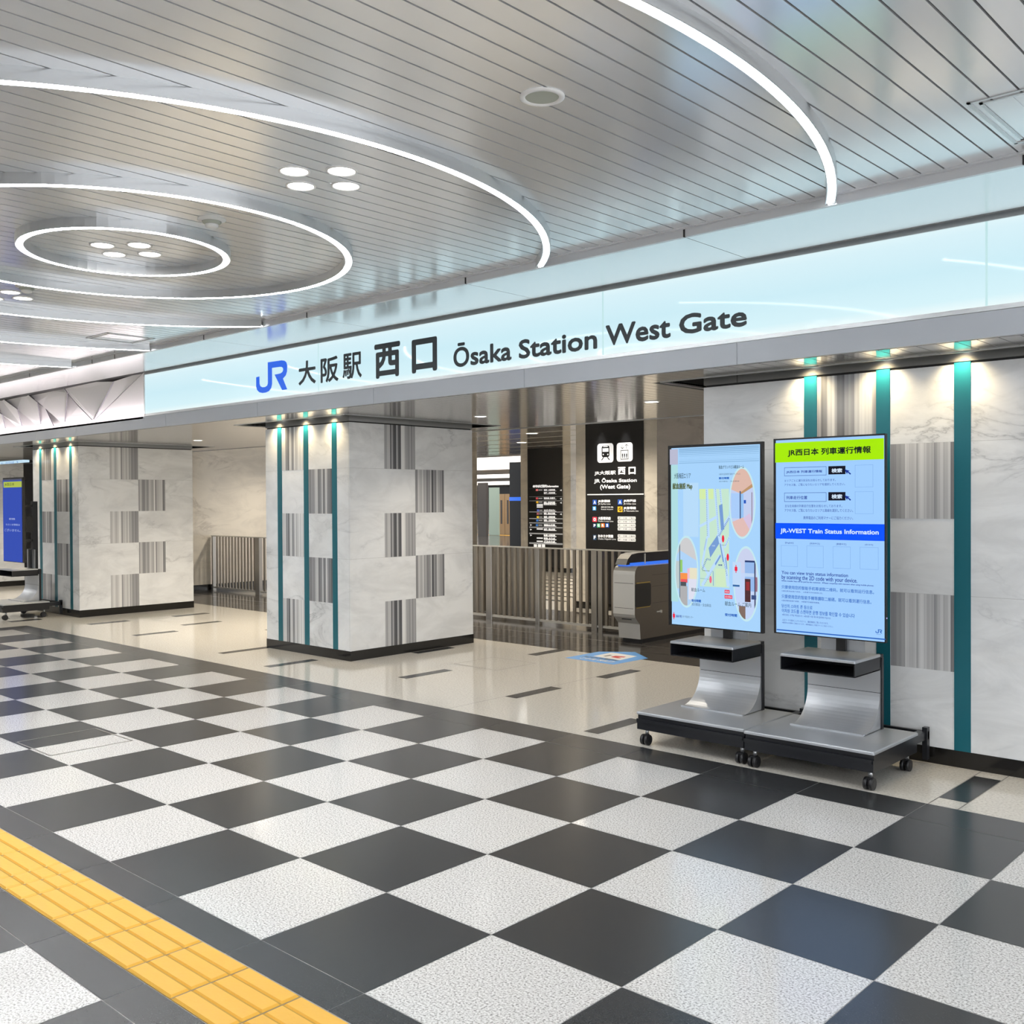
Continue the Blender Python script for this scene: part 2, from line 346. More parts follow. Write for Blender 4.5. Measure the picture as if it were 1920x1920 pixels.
# yellow tactile strip
tp = MB(); Y0, Y1 = -4.048, -3.756
tp.box(XL+14, XR, Y0, Y1, .0, .0022, 'yellow_groove_shade')
x = 1.959-.3035*44
edges = [1.197]
xx = [1.957+.3035*k for k in range(0, 24)]+[1.355+.302*k for k in range(0, 2)]
xx = sorted(set([round(v, 4) for v in xx+[1.197]+[1.063-.3035*k for k in range(0, 40)]]))
for a, b in zip(xx, xx[1:]):
    for q in range(4):
        yc = Y1-.0365-.073*q; w0, w1, t = .0325, .0285, .0085
        o = [(a+.006, yc-w0, .0022), (b-.006, yc-w0, .0022), (b-.006, yc+w0, .0022), (a+.006, yc+w0, .0022)]
        i_ = [(a+.013, yc-w1, t), (b-.013, yc-w1, t), (b-.013, yc+w1, t), (a+.013, yc+w1, t)]
        tp.poly(i_, 'yellow')
        for k in range(4): tp.poly([o[k], o[(k+1) % 4], i_[(k+1) % 4], i_[k]], 'yellow')
    tp.box(b-.0015, b+.0015, Y0, Y1, .0022, .0028, M['grout_dark'])
tag(tp.build('tactile_paving'), 'yellow ribbed tactile guide strip crossing the floor at the lower left', 'tactile paving')
# ------------------------------------------------------------------ ceilings
ZC, ZL, YT, ZS = 3.15, 3.10, -.82, 2.465
ce = MB(); p = .1065; n0 = int((XL+4-4.3123)/p)
ce.box(XL, XR, -16, YT, ZC+.012, ZC+.2, 'slat_gap')
for k in range(n0, int((XR-4.3123)/p)):
    a = 4.3123+k*p; ce.box(a+.0044, a+p-.0044, -14, YT-.002, ZC, ZC+.0125, 'slat')
ce.build('ceiling', kind='structure')
RECS = [(-4.2, -2.25, .42, 2.62), (-10.18, -8.23, .36, 2.55), (-16.6, -14.6, .36, 2.55), (1.46, 8.9, .40, 2.75)]   # shadow-gap recesses round the pillars
so = MB(); YB = 3.07; p2 = .1085; ph = at(1640+285/4.57, 260+1760/4.57, 2, ZS).x
YF = YS+.05
for k in range(int((XL-ph)/p2), int((XR-ph)/p2)):
    a, b = ph+k*p2, ph+(k+1)*p2
    segs = [(YF, YB)]
    for r in RECS:
        if b > r[0] and a < r[1]: segs = [(YF, r[2]), (r[3], YB)]
    for c, d in segs:
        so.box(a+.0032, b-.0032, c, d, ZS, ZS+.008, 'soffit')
bk = [XL]+[v for r in sorted(RECS) for v in (r[0], r[1])]+[XR]
for k in range(len(bk)-1):
    a, b = bk[k], bk[k+1]
    if k % 2 == 0: so.box(a, b, YF, YB, ZS+.0081, ZS+.09, 'soffit_gap')
    else:
        r = sorted(RECS)[k//2]; so.box(a, b, YF, r[2], ZS+.0081, ZS+.09, 'soffit_gap'); so.box(a, b, r[3], YB, ZS+.0081, ZS+.09, 'soffit_gap')
for r in RECS:                                        # light lip and dark inside of each recess
    so.box(r[0], r[1], r[2]-.018, r[2], ZS-.004, ZS+.02, 'alu'); so.box(r[0], r[1], r[3], r[3]+.018, ZS-.004, ZS+.02, 'alu')
    so.box(r[0]-.018, r[0], r[2], r[3], ZS-.004, ZS+.02, 'alu'); so.box(r[1], r[1]+.018, r[2], r[3], ZS-.004, ZS+.02, 'alu')
    so.box(r[0], r[1], r[2], r[3], ZS+.09, ZS+.12, 'cornice')
so.box(XL, XR, YB, YB+.03, ZS-.006, 2.9, 'alu')
so.build('ceiling_soffit', kind='structure')
ic = MB(); ic.box(XL, XR, YB+.03, 13.5, 2.81, 2.9, 'inner')
for k in range(9): ic.box(XL, XR, 4.3+k*1.1, 4.312+k*1.1, 2.806, 2.811, 'steel_light')
ic.box(XL-75, XR, 13.5, 100, 3.2, 3.3, 'wall')
ic.build('ceiling_inner', kind='structure')
# edge trim, pale strip, fascia
tr = MB(); tr.box(XL, XR, YT-.004, YT+.02, ZL, ZC+.012, 'trim'); tr.box(XL, XR, YT-.03, YT-.004, ZC-.008, ZC+.002, 'trim')
for u, v in ((1285, 445), (878, 533), (591, 598), (375, 636), (209, 672), (166, 681), (47, 706), (1910, 300)):
    X = at(u, v, 2, ZL).x; tr.box(X-.006, X+.006, YT-.006, YT+.01, ZL-.0005, ZC-.008, 'dark_gap')
tr.build('trim_1', kind='structure')
st = MB(); sx = sorted([at(u, v, 2, ZL).x for u, v in ((1285, 445), (878, 533), (591, 598), (375, 636), (209, 672), (47, 706))]+[XL, XR, 4.25, 6.05])
for a, b in zip(sx, sx[1:]): st.box(a+.003, b-.003, YT+.02, YS-.075, ZL, ZL+.02, 'strip')
st.box(XL, XR, YT+.02, YS+.5, ZL+.021, ZL+.2, 'dark_gap')
st.build('trim_2', kind='structure')
fa = MB(); fx = sorted([at(u, 700, 1, YS).x for u in (1382, 983, 700, 482, 310, 141.5, 65)]+[XL, XR, 4.1, 5.9]); ZF = ZS
zb = at(1300, 540+(692+0)/6.4, 1, YS).z
ZSB = at(273, 776, 1, YS).z; ZST = at(273, 703, 1, YS).z
SXL = at(273, 740, 1, YS).x
for a, b in zip(fx, fx[1:]): fa.box(a+.002, b-.002, YS, YS+.03, ZF, ZSB-.028, 'fascia')
fa.box(XL, XR, YS+.004, YS+.45, ZF+.004, ZSB-.028, 'fascia')
fa.box(SXL, XR, YS-.006, YS+.03, ZSB-.027, ZSB-.002, 'alu')
fa.build('wall_fascia', kind='structure')
# ------------------------------------------------------------------ main sign
sg = thing('station_sign', 'long backlit pale blue station name sign above the gate opening', 'sign', (0, YS, ZSB))
m_, nt, b_ = new_mat('sign_backlit'); b_.inputs['Base Color'].default_value = (.04, .05, .05, 1); b_.inputs['Roughness'].default_value = .05; b_.inputs['Specular IOR Level'].default_value = .12
t_ = nt.nodes.new('ShaderNodeTexCoord'); s_ = nt.nodes.new('ShaderNodeSeparateXYZ'); nt.links.new(t_.outputs['Object'], s_.inputs[0])
mr = nt.nodes.new('ShaderNodeMapRange'); mr.inputs[1].default_value = ZSB; mr.inputs[2].default_value = ZST; nt.links.new(s_.outputs[2], mr.inputs[0])
rr = ramp(nt, [(0, lin(238, 253, 254)), (.12, lin(216, 245, 252)), (.5, lin(206, 239, 249)), (.9, lin(218, 244, 252)), (1, lin(226, 248, 253))]); nt.links.new(mr.outputs[0], rr.inputs[0])
nt.links.new(rr.outputs[0], b_.inputs['Emission Color']); b_.inputs['Emission Strength'].default_value = .95*DIM
M['sign_lit'] = m_
q = MB(); q.box(SXL, 8.5, YS-.002, YS+.03, ZSB-.002, ZST, 'sign_lit')
q.build('light_panel', sg)
q = MB(); q.box(SXL, 8.5, YS-.012, YS+.03, ZST, ZST+.035, 'alu'); q.box(SXL, 8.5, YS-.02, YS+.03, ZST+.035, ZST+.045, 'alu'); q.box(SXL-.02, SXL, YS-.012, YS+.03, ZSB-.002, ZST+.035, 'strip')
q.build('frame', sg)
q = MB()
for u in (1131, 597, 1850): X = at(u, 650, 1, YS).x; MB().box(X-.006, X+.006, YS-.0025, YS-.002, ZSB, ZST, M.setdefault('panel_joint', pm('panel_joint', (.05, .06, .06), .4, emit=lin(192, 228, 230), es=.95*DIM))).build('panel_joint', sg)
YL = YS-.006
def sp(a, b, x0, y0, s): r = at(x0+a/s, y0+b/s, 1, YL); return r
q = MB(); emblem(q, JX0, JX1, JZ0, JZ1, YL, M.setdefault('jr_blue', pm('emblem_blue', lin(0, 30, 90), .4, emit=lin(0, 96, 232), es=.9*DIM))); q.build('emblem', sg, label='blue rail company emblem')
q = MB()
def stx(s, a0, b0, a1, b1, x0, y0, sc, bold):
    """text between glyph bottom (a0,b0) and glyph top (a1,b1), both read in a zoomed crop"""
    q = MB(); text(q, s, sp(a0, b0, x0, y0, sc), sp(a1, b1, x0, y0, sc), 'letter_dark', bold); q.build('lettering', sg)
stx('大', 482, 648, 605, 458, 440, 560, 4, .006); stx('阪', 648, 630, 775, 430, 440, 560, 4, .006); stx('駅', 812, 605, 950, 398, 440, 560, 4, .005)
stx('西', 1055, 594, 1234, 325, 440, 560, 4, .011); stx('口', 1336, 552, 1510, 292, 440, 560, 4, .012)
stx('Ōsaka', 72, 822, 755, 442, 840, 560, 6.4, .006); stx('Station', 856, 718, 1782, 365, 840, 560, 6.4, .006)
stx('West', 108, 690, 870, 345, 1120, 540, 6.4, .006); stx('Gate', 990, 555, 1785, 212, 1120, 540, 6.4, .006)
# ------------------------------------------------------------------ folded relief in a lit niche left of the sign
YN = .35
nw = MB(); nw.box(XL, SXL-.02, YN, YN+.05, ZSB-.03, ZL+.3, 'relief'); nw.box(SXL-.06, SXL-.022, YS+.01, YN, ZSB-.03, ZL, 'relief')
nw.box(XL, SXL-.06, YS+.0, YN, ZSB-.05, ZSB-.03, 'relief'); nw.build('wall_niche', kind='structure')
def g6(a, b, Y): return at(a/6.4, 620+b/6.4, 1, Y)
rel = thing('folded_relief', 'white folded plate relief glowing in the niche left of the sign', 'wall relief', (SXL-1.5, .2, ZSB))
def fold(pts, name='folded_plate', m='relief'):
    q = MB(); P = [g6(a, b, y) for a, b, y in pts]; q.prism(P, (0, .012, 0), m, 'relief_edge_shade'); q.build(name, rel)
fold([(722, 618, .02), (1358, 612, .02), (1128, 1062, .22), (1105, 1062, .24), (940, 895, .18), (808, 745, .10)])
fold([(240, 662, .06), (758, 680, .06), (806, 745, .06), (775, 1092, .26), (712, 1085, .26), (540, 930, .2), (450, 850, .14)])
fold([(-260, 700, .06), (285, 728, .06), (447, 862, .06), (486, 1118, .26), (430, 1130, .26), (205, 940, .12)])
fold([(-500, 740, .06), (-20, 780, .06), (205, 942, .06), (258, 1140, .26), (200, 1150, .26), (20, 1005, .12)])
fold([(-700, 780, .06), (-200, 830, .06), (20, 1004, .06), (60, 1168, .26), (0, 1175, .26)])
fold([(1358, 612, .03), (1735, 488, .03), (1133, 1068, .25)], m='relief')
fold([(1735, 492, .0), (1735, 1000, .28), (1138, 1075, .28)])
fold([(447, 868, .2), (540, 925, .2), (640, 1145, .3), (490, 1118, .3)]); fold([(806, 748, .2), (935, 900, .22), (1100, 1070, .3), (780, 1092, .3)])
q = MB(); q.box(XL+8, SXL-.08, .20, .24, ZSB-.028, ZSB-.018, M.setdefault('niche_led', pm('niche_led', (1, 1, 1), .5, emit=(1, .90, .91), es=6.5))); q.build('led_strip', rel)
# ------------------------------------------------------------------ ring lights
RC = (-.173, -2.814)
labs = ['smallest ceiling light ring, round the cluster of four downlights', 'second ceiling light ring, round the smallest one', 'large white light ring in the slatted ceiling, ending at the edge trim',
        'outer light ring sweeping across the top of the ceiling', 'outermost light ring, short piece at the far left edge of the ceiling']
for r, lab in zip((.575, 1.31, 2.505, 4.01, 5.60), labs):
    t = thing('ring_light', lab, 'ceiling light', (RC[0], RC[1], ZC), 'concentric ceiling light rings'); w = .024
    lim = (YT-.03-RC[1])
    if r > lim: a0 = math.asin(lim/r); t0, t1 = math.pi-a0, 2*math.pi+a0
    else: t0, t1 = 0.3, 2*math.pi+.3
    q = MB(); q.arc(RC, r+w-.004, r+w, ZL-.004, ZC, t0, t1, 'alu'); q.arc(RC, r-w, r-w+.004, ZL-.004, ZC, t0, t1, 'alu')
    q.arc(RC, r-w+.004, r+w-.004, ZL+.004, ZL+.010, t0, t1, 'alu'); q.build('housing', t)
    q = MB(); L = (t1-t0); n = max(3, int(L*r/1.6))
    for k in range(n): q.arc(RC, r-.0075, r+.0075, ZL-.0045, ZL+.004, t0+L*k/n+.004/r, t0+L*(k+1)/n-.004/r, 'led')
    q.build('diffuser', t)
# ------------------------------------------------------------------ downlights and small ceiling things
def spot(name, loc, e, size, blend, col, rad=.04, parent=None, aim=(0, 0, -1)):
    l = bpy.data.lights.new(name, 'SPOT'); l.energy = e; l.spot_size = math.radians(size); l.spot_blend = blend; l.color = col; l.shadow_soft_size = rad
    o = bpy.data.objects.new(name, l); COL.objects.link(o); o.location = loc
    o.rotation_euler = Vector(aim).to_track_quat('-Z', 'Y').to_euler()
    if parent is not None: o.parent = parent; o.matrix_parent_inverse = Matrix.Translation(parent.location).inverted()
    return o
def make_down(x, y, z, r, lab, grp, e=0, col=(1, .95, .88)):
    t = thing('downlight', lab, 'ceiling light', (x, y, z), grp)
    q = MB(); q.lathe((x, y, z), [(r*1.18, 0), (r*1.18, -.004), (r*1.05, -.006), (r, -.002), (r*.97, .0)], 'white_trim'); q.build('trim_ring', t)
    q = MB(); q.lathe((x, y, z), [(0, -.0025), (r*.97, -.0025)], 'glass_lens'); q.build('lens', t)
    if e: spot('downlight_beam', (x, y, z-.02), e, 130, .8, col, r*.8, t)
    return t
first = None
def rel_lab(k): return ['front', 'left', 'right', 'rear'][k]
for gx, gname, in ((1.675, 'right of the second light ring'), (-.27, 'inside the smallest light ring'), (-2.21, 'beyond the second light ring, at the far left')):
    g = []
    for k, (dx, dy) in enumerate(((0, -.15), (-.16, 0), (.16, 0), (0, .15))):
        nm = ['nearest', 'left-hand', 'right-hand', 'farthest'][k]
        make_down(gx+dx, -2.765+dy, ZC, .062, '%s of the four round downlights %s' % (nm, gname), 'ceiling downlights in fours', 13, (1, .98, .95))
def lamp(x, y, z, e, size, col):
    l = bpy.data.lights.new('hall_fill', 'AREA'); l.shape = 'DISK'; l.size = size; l.energy = e; l.color = col
    o = bpy.data.objects.new('hall_fill', l); COL.objects.link(o); o.location = (x, y, z); return o
for gx in (-12, -18): lamp(gx, -2.765, ZC-.02, 60, .4, (1, .98, .96))      # unseen fill lamps added in line with the downlights, brightening the far end
for gx in (7.5, 3.6, -1.4, -6.4, -11.5): lamp(gx, -8.6, ZC-.06, 30, .8, (.97, .99, 1))  # fill lamps added out of view to lift the marble and ceiling
t = thing('ceiling_speaker', 'round ceiling speaker with a grey green cover and white rim', 'speaker', (3.073, -2.772, ZC))
q = MB(); q.lathe((3.073, -2.772, ZC), [(.087, 0), (.087, -.004), (.078, -.008), (.066, -.007), (.064, -.002)], 'white_trim'); q.build('rim', t)
q = MB(); q.lathe((3.073, -2.772, ZC), [(0, -.003), (.065, -.003)], 'disc'); q.build('grille', t)
c = at(397, 411, 2, ZC)
t = thing('smoke_detector', 'white smoke detector under the slats by the smallest light ring', 'smoke detector', tuple(c))
q = MB(); q.lathe(c, [(.075, 0), (.075, -.005), (.055, -.010), (.052, -.014)], 'detector'); q.build('base_ring', t)
q = MB(); q.lathe(c, [(.05, -.014), (.048, -.022), (.034, -.030)], 'disc'); q.lathe(c, [(.036, -.030), (.034, -.042), (.02, -.046), (0, -.046)], 'detector'); q.build('sensor_head', t)
c = at(50, 537, 2, ZC)
t = dup(t, c-t.location, 'white smoke detector by the far left group of downlights')
for (x0, x1, y0, y1, lab) in ((4.23, 4.95, -1.59, -.98, 'square access panel in the slats at the top right'), (-3.67, -3.24, -1.48, -1.02, 'small square access panel in the slats near the far end')):
    t = thing('access_panel', lab, 'ceiling hatch', ((x0+x1)/2, (y0+y1)/2, ZC), 'ceiling access panels')
    q = MB(); w = .014
    for a in (0, .035):
        q.box(x0+a, x1-a, y0+a, y0+a+w, ZC-.004, ZC, 'alu'); q.box(x0+a, x1-a, y1-a-w, y1-a, ZC-.004, ZC, 'alu'); q.box(x0+a, x0+a+w, y0+a, y1-a, ZC-.004, ZC, 'alu'); q.box(x1-a-w, x1-a, y0+a, y1-a, ZC-.004, ZC, 'alu')
    q.build('frame', t)
    q = MB(); n = int((x1-x0-.1)/p); 
    for k in range(n+1):
        a = x0+.052+k*p; b = min(a+p-.006, x1-.052)
        if b > a: q.box(a, b, y0+.052, y1-.052, ZC-.002, ZC-.0005, 'slat')
    q.build('lid', t)
for u, v, lab in ((901, 780.5, 'soffit downlight just right of the striped pillar'), (1222, 753, 'soffit downlight above the ticket gate')):
    c = at(u, v, 2, ZS); make_down(c.x, c.y, ZS, .06, lab, 'soffit downlights', 30, (1, .9, .75))
c = at(371, 825.5, 2, ZS); make_down(c.x, c.y, ZS, .06, 'soffit downlight at the far end, right of the far pillar', 'soffit downlights', 30, (1, .9, .75))
for u, v, lab in ((997, 812.5, 'inner ceiling downlight over the gate fence'), (978, 829.5, 'small inner ceiling downlight in front of the narrow departure board')):
    c = at(u, v, 2, 2.81); make_down(c.x, c.y, 2.81, .1, lab, 'inner ceiling downlights', 80, (1, .88, .70))
for x, y in ((-9.6, 3.0), (-9.5, 5.2), (.4, 5), (-6.5, 4.4), (-3, 4.9), (-6, 10), (-11.5, 8), (-4.2, 8.6), (-5.2, 1.4), (-4.9, 2.8), (-12.6, 1.4), (-13.2, 3.0)):
    spot('inner_fill_beam', (x, y, 2.43 if y < 3 else 2.77), 90, 150, .8, (1, .88, .70), .1)  # added fill spots without fixtures, brightening the gate area and far left bay
# ------------------------------------------------------------------ pillars and right wall
ROWS = [.10, .57, 1.03, 1.49, 1.953, 2.415]
def cladding(q, x0, x1, y0, y1, seam=True):
    q.box(x0, x1, y0, y1, .10, 2.415, 'marble')
def patch(q, face, a, b, r, m):
    """banded slab, 1 mm proud; face 'f' = front (plane y), 'r' = right (plane x)"""
    z0, z1 = ROWS[r], ROWS[r+1]; e = .0012
    if face[0] == 'f': y = face[1]-e; q.poly([(a, y, z0), (b, y, z0), (b, y, z1), (a, y, z1)], m)
    else: x = face[1]+e; q.poly([(x, a, z0), (x, b, z0), (x, b, z1), (x, a, z1)], m)
def seams(q, face, a, b, z, t=.0022):
    e = .0006
    if face[0] == 'f': y = face[1]-e; q.poly([(a, y, z-t/2), (b, y, z-t/2), (b, y, z+t/2), (a, y, z+t/2)], 'joint')
    else: x = face[1]+e; q.poly([(x, a, z-t/2), (x, b, z-t/2), (x, b, z+t/2), (x, a, z+t/2)], 'joint')
def accent(root, x, yf):
    q = MB(); q.lathe((x, yf-.065, ZS+.04), [(.0, 0), (.026, 0)], 'glass_lens'); q.lathe((x, yf-.065, ZS+.04), [(.026, -.004), (.034, -.004), (.034, .02)], 'alu'); o = q.build('accent_lamp', root)
    spot('accent_beam', (x, yf-.065, ZS+.03), 9, 125, 1, (1, .80, .48), .03, root, (0, .16, -1))
def pillar(X0, X1, Y0, Y1, ss, lab):
    t = thing('pillar', lab, 'pillar', ((X0+X1)/2, (Y0+Y1)/2, 0), 'striped marble pillars')
    q = MB(); cladding(q, X0, X1, Y0, Y1); F = ('f', Y0); R = ('r', X1)
    for r, m in ((4, 'stripe_a'), (2, 'stripe_a'), (0, 'stripe_a')): patch(q, F, ss[0][1], ss[1][0], r, m)
    for r, m in ((3, 'stripe_b'), (1, 'stripe_b')): patch(q, F, ss[1][1], ss[2][0], r, m)
    ya, yb, yc = Y0+.455, Y0+.885, Y0+1.305
    for r in (4, 2, 0): patch(q, R, ya, yb, r, 'stripe_a')
    for r in (3, 1): patch(q, R, yb, yc, r, 'stripe_b')
    for z in (ROWS[2], ROWS[4]): seams(q, F, X0, X1, z); seams(q, R, Y0, Y1, z)
    q.poly([(X1-.012, Y0-.0006, .10), (X1-.009, Y0-.0006, .10), (X1-.009, Y0-.0006, 2.415), (X1-.012, Y0-.0006, 2.415)], 'joint')
    q.build('shaft', t)
    q = MB(); q.box(X0-.004, X1+.004, Y0-.004, Y1+.004, 0, .10, 'black_stone'); q.build('plinth', t, label='black stone plinth')
    q = MB(); q.box(X0+.012, X1-.012, Y0+.012, Y1-.012, 2.415, 2.428, 'dark_gap'); q.box(X0, X1, Y0, Y1, 2.428, ZS+.09, 'cornice'); q.build('cornice', t)
    for a, b in ss:
        q = MB(); q.box(a, b, Y0-.004, Y0+.01, .10, 2.42, 'teal'); q.build('teal_strip', t, label='teal metal strip')
        accent(t, (a+b)/2, Y0)
    return t
SS = ((-3.728, -3.647), (-3.247, -3.165), (-2.759, -2.679))
pillar(-3.955, -2.475, .65, 2.40, SS, 'square marble pillar with three teal strips below the rail emblem')
d = -8.458+2.475
pillar(-3.955+d-.07, -8.458, .565, 2.325, tuple((a+d-.03*(2-i), b+d-.03*(2-i)) for i, (a, b) in enumerate(SS)), 'far marble pillar with teal strips, behind the blue-screen stand')
pillar(-16.42, -14.86, .565, 2.325, tuple((a-12.37, b-12.37) for a, b in SS), 'farthest marble pillar, cut by the left edge of the picture')
wr = MB(); WY = .55; WX = 1.7165
cladding(wr, WX, 8.6, WY, 2.6); F = ('f', WY); W3 = ((2.488, 2.578), (2.976, 3.064), (3.452, 3.547))
for r in (4, 2, 0): patch(wr, F, 2.578, 2.976, r, 'stripe_a')
for r in (3, 1): patch(wr, F, 3.064, 3.452, r, 'stripe_a')
for z in (ROWS[2], ROWS[4]): seams(wr, F, WX, 8.6, z)
wallR = wr.build('wall_right', kind='structure')
q = MB(); q.box(WX-.004, 8.6, WY-.004, 2.6, 0, .10, 'black_stone'); q.build('baseboard_right', kind='structure')
q = MB(); q.box(WX+.012, 8.6, WY+.012, 2.58, 2.415, 2.43, 'dark_gap'); q.box(WX, 8.6, WY, 2.6, 2.43, ZS+.09, 'cornice'); q.box(WX+.268, WX+.272, WY-.001, WY, 2.43, ZS+.09, 'dark_gap'); q.build('trim_3', kind='structure')
for (a, b), lab in zip(W3, ('leftmost teal metal strip on the right wall, behind the screens', 'teal metal strip on the right wall just right of the timetable screen', 'rightmost teal metal strip, standing clear on the right wall')):
    t = tag(MB().box(a, b, WY-.004, WY+.01, .10, 2.425, 'teal').build('teal_strip'), lab, 'wall strip', 'teal strips on the right wall')
for a, b in W3:
    l_ = MB(); x = (a+b)/2; l_.lathe((x, WY-.075, ZS+.04), [(.0, 0), (.026, 0)], 'glass_lens'); l_.lathe((x, WY-.075, ZS+.04), [(.026, -.004), (.034, -.004), (.034, .02)], 'alu')
    o = l_.build('accent_lamp'); tag(o, 'small accent lamp in the ceiling slot above the %s teal strip of the right wall' % ('left' if a < 2.6 else 'middle' if a < 3.2 else 'right'), 'ceiling light', 'accent lamps over the right wall')
    spot('accent_beam', (x, WY-.075, ZS+.03), 9, 125, 1, (1, .80, .48), .03, None, (0, .16, -1))
# ------------------------------------------------------------------ screen stands
def caster(root, x, y, s=1):
    q = MB(); q.cyl((x, y, .066), (0, 0, 1), .012, .04, 'alu'); q.box(x-.012, x+.012, y-.03, y+.012, .03, .07, 'rubber'); q.box(x-.004, x+.004, y+.0, y+.05, .018, .024, 'black'); c = q.build('caster', root)
    for dx in (-.026, .006):
        w = MB(); w.cyl((x+dx, y-.012, .0345), (1, 0, 0), .0345, .02, 'rubber', 28); w.cyl((x+dx-.0015, y-.012, .0345), (1, 0, 0), .018, .023, 'blacksteel', 20); w.build('wheel', c)
def stand(x0, x1, y0, lab, ysc, sx0, sx1, sz0, sz1):
    """x0..x1 base width, y0 base front, ysc screen front plane"""
    cx = (x0+x1)/2-.03; t = thing('digital_signage', lab, 'digital signage', ((x0+x1)/2, y0+.3, 0), 'wheeled screen stands')
    q = MB(); q.bbox(x0, x1, y0, y0+.64, .205, .222, 'silver', .006); q.build('base_top', t, label='silver base top')
    q = MB(); q.box(x0+.008, x1-.004, y0+.012, y0+.63, .105, .203, 'blacksteel')
    q.box(x0+.008, x1-.004, y0-.0, y0+.012, .108, .175, 'blacksteel'); q.box(x0+.008, x1-.01, y0-.008, y0+.0, .155, .178, 'blacksteel'); q.build('base_box', t)
    q = MB(); q.box(x1-.06, x1-.01, y0+.63, y0+.80, .15, .2, 'blacksteel'); q.box(x0+.01, x0+.06, y0+.63, y0+.80, .15, .2, 'blacksteel'); q.box(x0, x1, y0+.79, y0+.815, .15, .2, 'blacksteel'); q.box(x1-.03, x1, y0+.78, y0+.82, .03, .225, 'blacksteel'); q.box(x0, x0+.03, y0+.78, y0+.82, .03, .225, 'blacksteel'); q.build('rear_bumper', t)
    for X, Y in ((x0+.045, y0+.06), (x1-.045, y0+.06), (x0+.045, y0+.58), (x1-.045, y0+.58)): caster(t, X, Y)
    a, b = cx-.232, cx+.232; yb = y0+.56                 # apron
    P = [(yb, .62), (yb, .222)]; n = 14; R_ = .215
    prof = [(yb, .62), (yb, .222+R_)]+[(yb-R_*(1-math.cos(k/n*math.pi/2)), .222+R_*(1-math.sin(k/n*math.pi/2))) for k in range(1, n+1)]
    prof += [(yb-R_-.004, .227)]+[(yb-R_*(1-math.cos(k/n*math.pi/2))+.006, .222+R_*(1-math.sin(k/n*math.pi/2))+.004) for k in range(n, 0, -1)]
    q = MB(); prof2 = []
    outer = [(yb-R_*(1-math.cos(k/n*math.pi/2)), .226+R_*(1-math.sin(k/n*math.pi/2))) for k in range(n+1)]
    for k in range(n):
        (ya, za), (yc, zc) = outer[k], outer[k+1]
        q.poly([(a, ya, za), (b, ya, za), (b, yc, zc), (a, yc, zc)], 'brushed', True)
    for X in (a, b): q.poly([(X, y, z) for y, z in outer]+[(X, yb+.012, .226), (X, yb+.012, .226+R_)], 'silver')
    q.box(a-.001, b+.001, yb-R_-.02, yb-R_+.002, .222, .232, 'silver')
    q.build('curved_apron', t, label='brushed curved apron')
    q = MB(); q.box(a, b, yb, yb+.012, .226+R_+.003, .66, 'silver'); q.build('apron_panel', t)
    q = MB(); q.box(a, b+.008, yb+.012, yb+.04, .222, .655, 'blacksteel'); q.box(cx-.04, cx+.04, yb+.013, yb+.08, .222, 1.64, 'blacksteel'); q.build('column', t)
    q = MB(); q.box(cx-.14, cx+.14, yb-.004, yb+.0, .68, .95, 'silver'); q.box(cx-.03, cx+.03, yb-.03, yb-.005, .66, .95, 'black'); q.build('neck', t)
    z = .675; yf = y0+.2
    q = MB(); q.bbox(a-.002, b+.006, yf-.004, yb, z-.012, z+.004, 'silver', .005); q.build('shelf_top', t, label='silver shelf top')
    q = MB(); q.box(a, b+.004, yf, yb, .582, .588, 'blacksteel'); q.box(a, a+.006, yf, yb, .588, z-.012, 'blacksteel'); q.box(b-.002, b+.004, yf, yb, .582, z-.012, 'blacksteel'); q.box(a, b, yb-.03, yb-.004, .588, z-.012, 'black')
    q.box(b-.03, b+.004, yb-.005, yb+.045, .60, z, 'blacksteel'); q.box(cx-.09, cx+.07, yf+.06, yf+.2, .648, .661, 'black'); q.build('shelf_box', t)
    # bracket arms
    q = MB(); yk = ysc+.055
    for zz in (1.06, 1.30, 1.56): q.box(cx-.02, cx+.02, yk, yb+.01, zz, zz+.03, 'black')
    q.box(cx-.17, cx+.17, yk, yk+.02, 1.05, 1.09, 'black'); q.box(cx-.17, cx+.17, yk, yk+.02, 1.35, 1.39, 'black'); q.box(cx-.07, cx+.07, yb-.09, yb+.0, 1.2, 1.42, 'black'); q.build('bracket', t)
    q = MB(); q.box(sx0, sx1, ysc, ysc+.03, sz0, sz1, 'bezel'); q.box(sx0+.03, sx1-.03, ysc+.03, ysc+.055, sz0+.04, sz1-.04, 'black'); s = q.build('display_screen', t)
    return t, s, cx
s1, d1, c1 = stand(2.513, 3.316, -.30, 'wheeled signage stand with a lime green headed train status screen', -.01, 2.562, 3.262, .786, 1.987)
s2, d2, c2 = stand(1.706, 2.503, -.275, 'wheeled signage stand whose screen shows a pale blue map with oval pictures', .04, 1.752, 2.458, .767, 1.979)
s3, d3, c3 = stand(-9.70, -8.91, -.30, 'wheeled signage stand with a plain deep blue screen at the far left', 0, -9.655, -8.95, .778, 1.98)
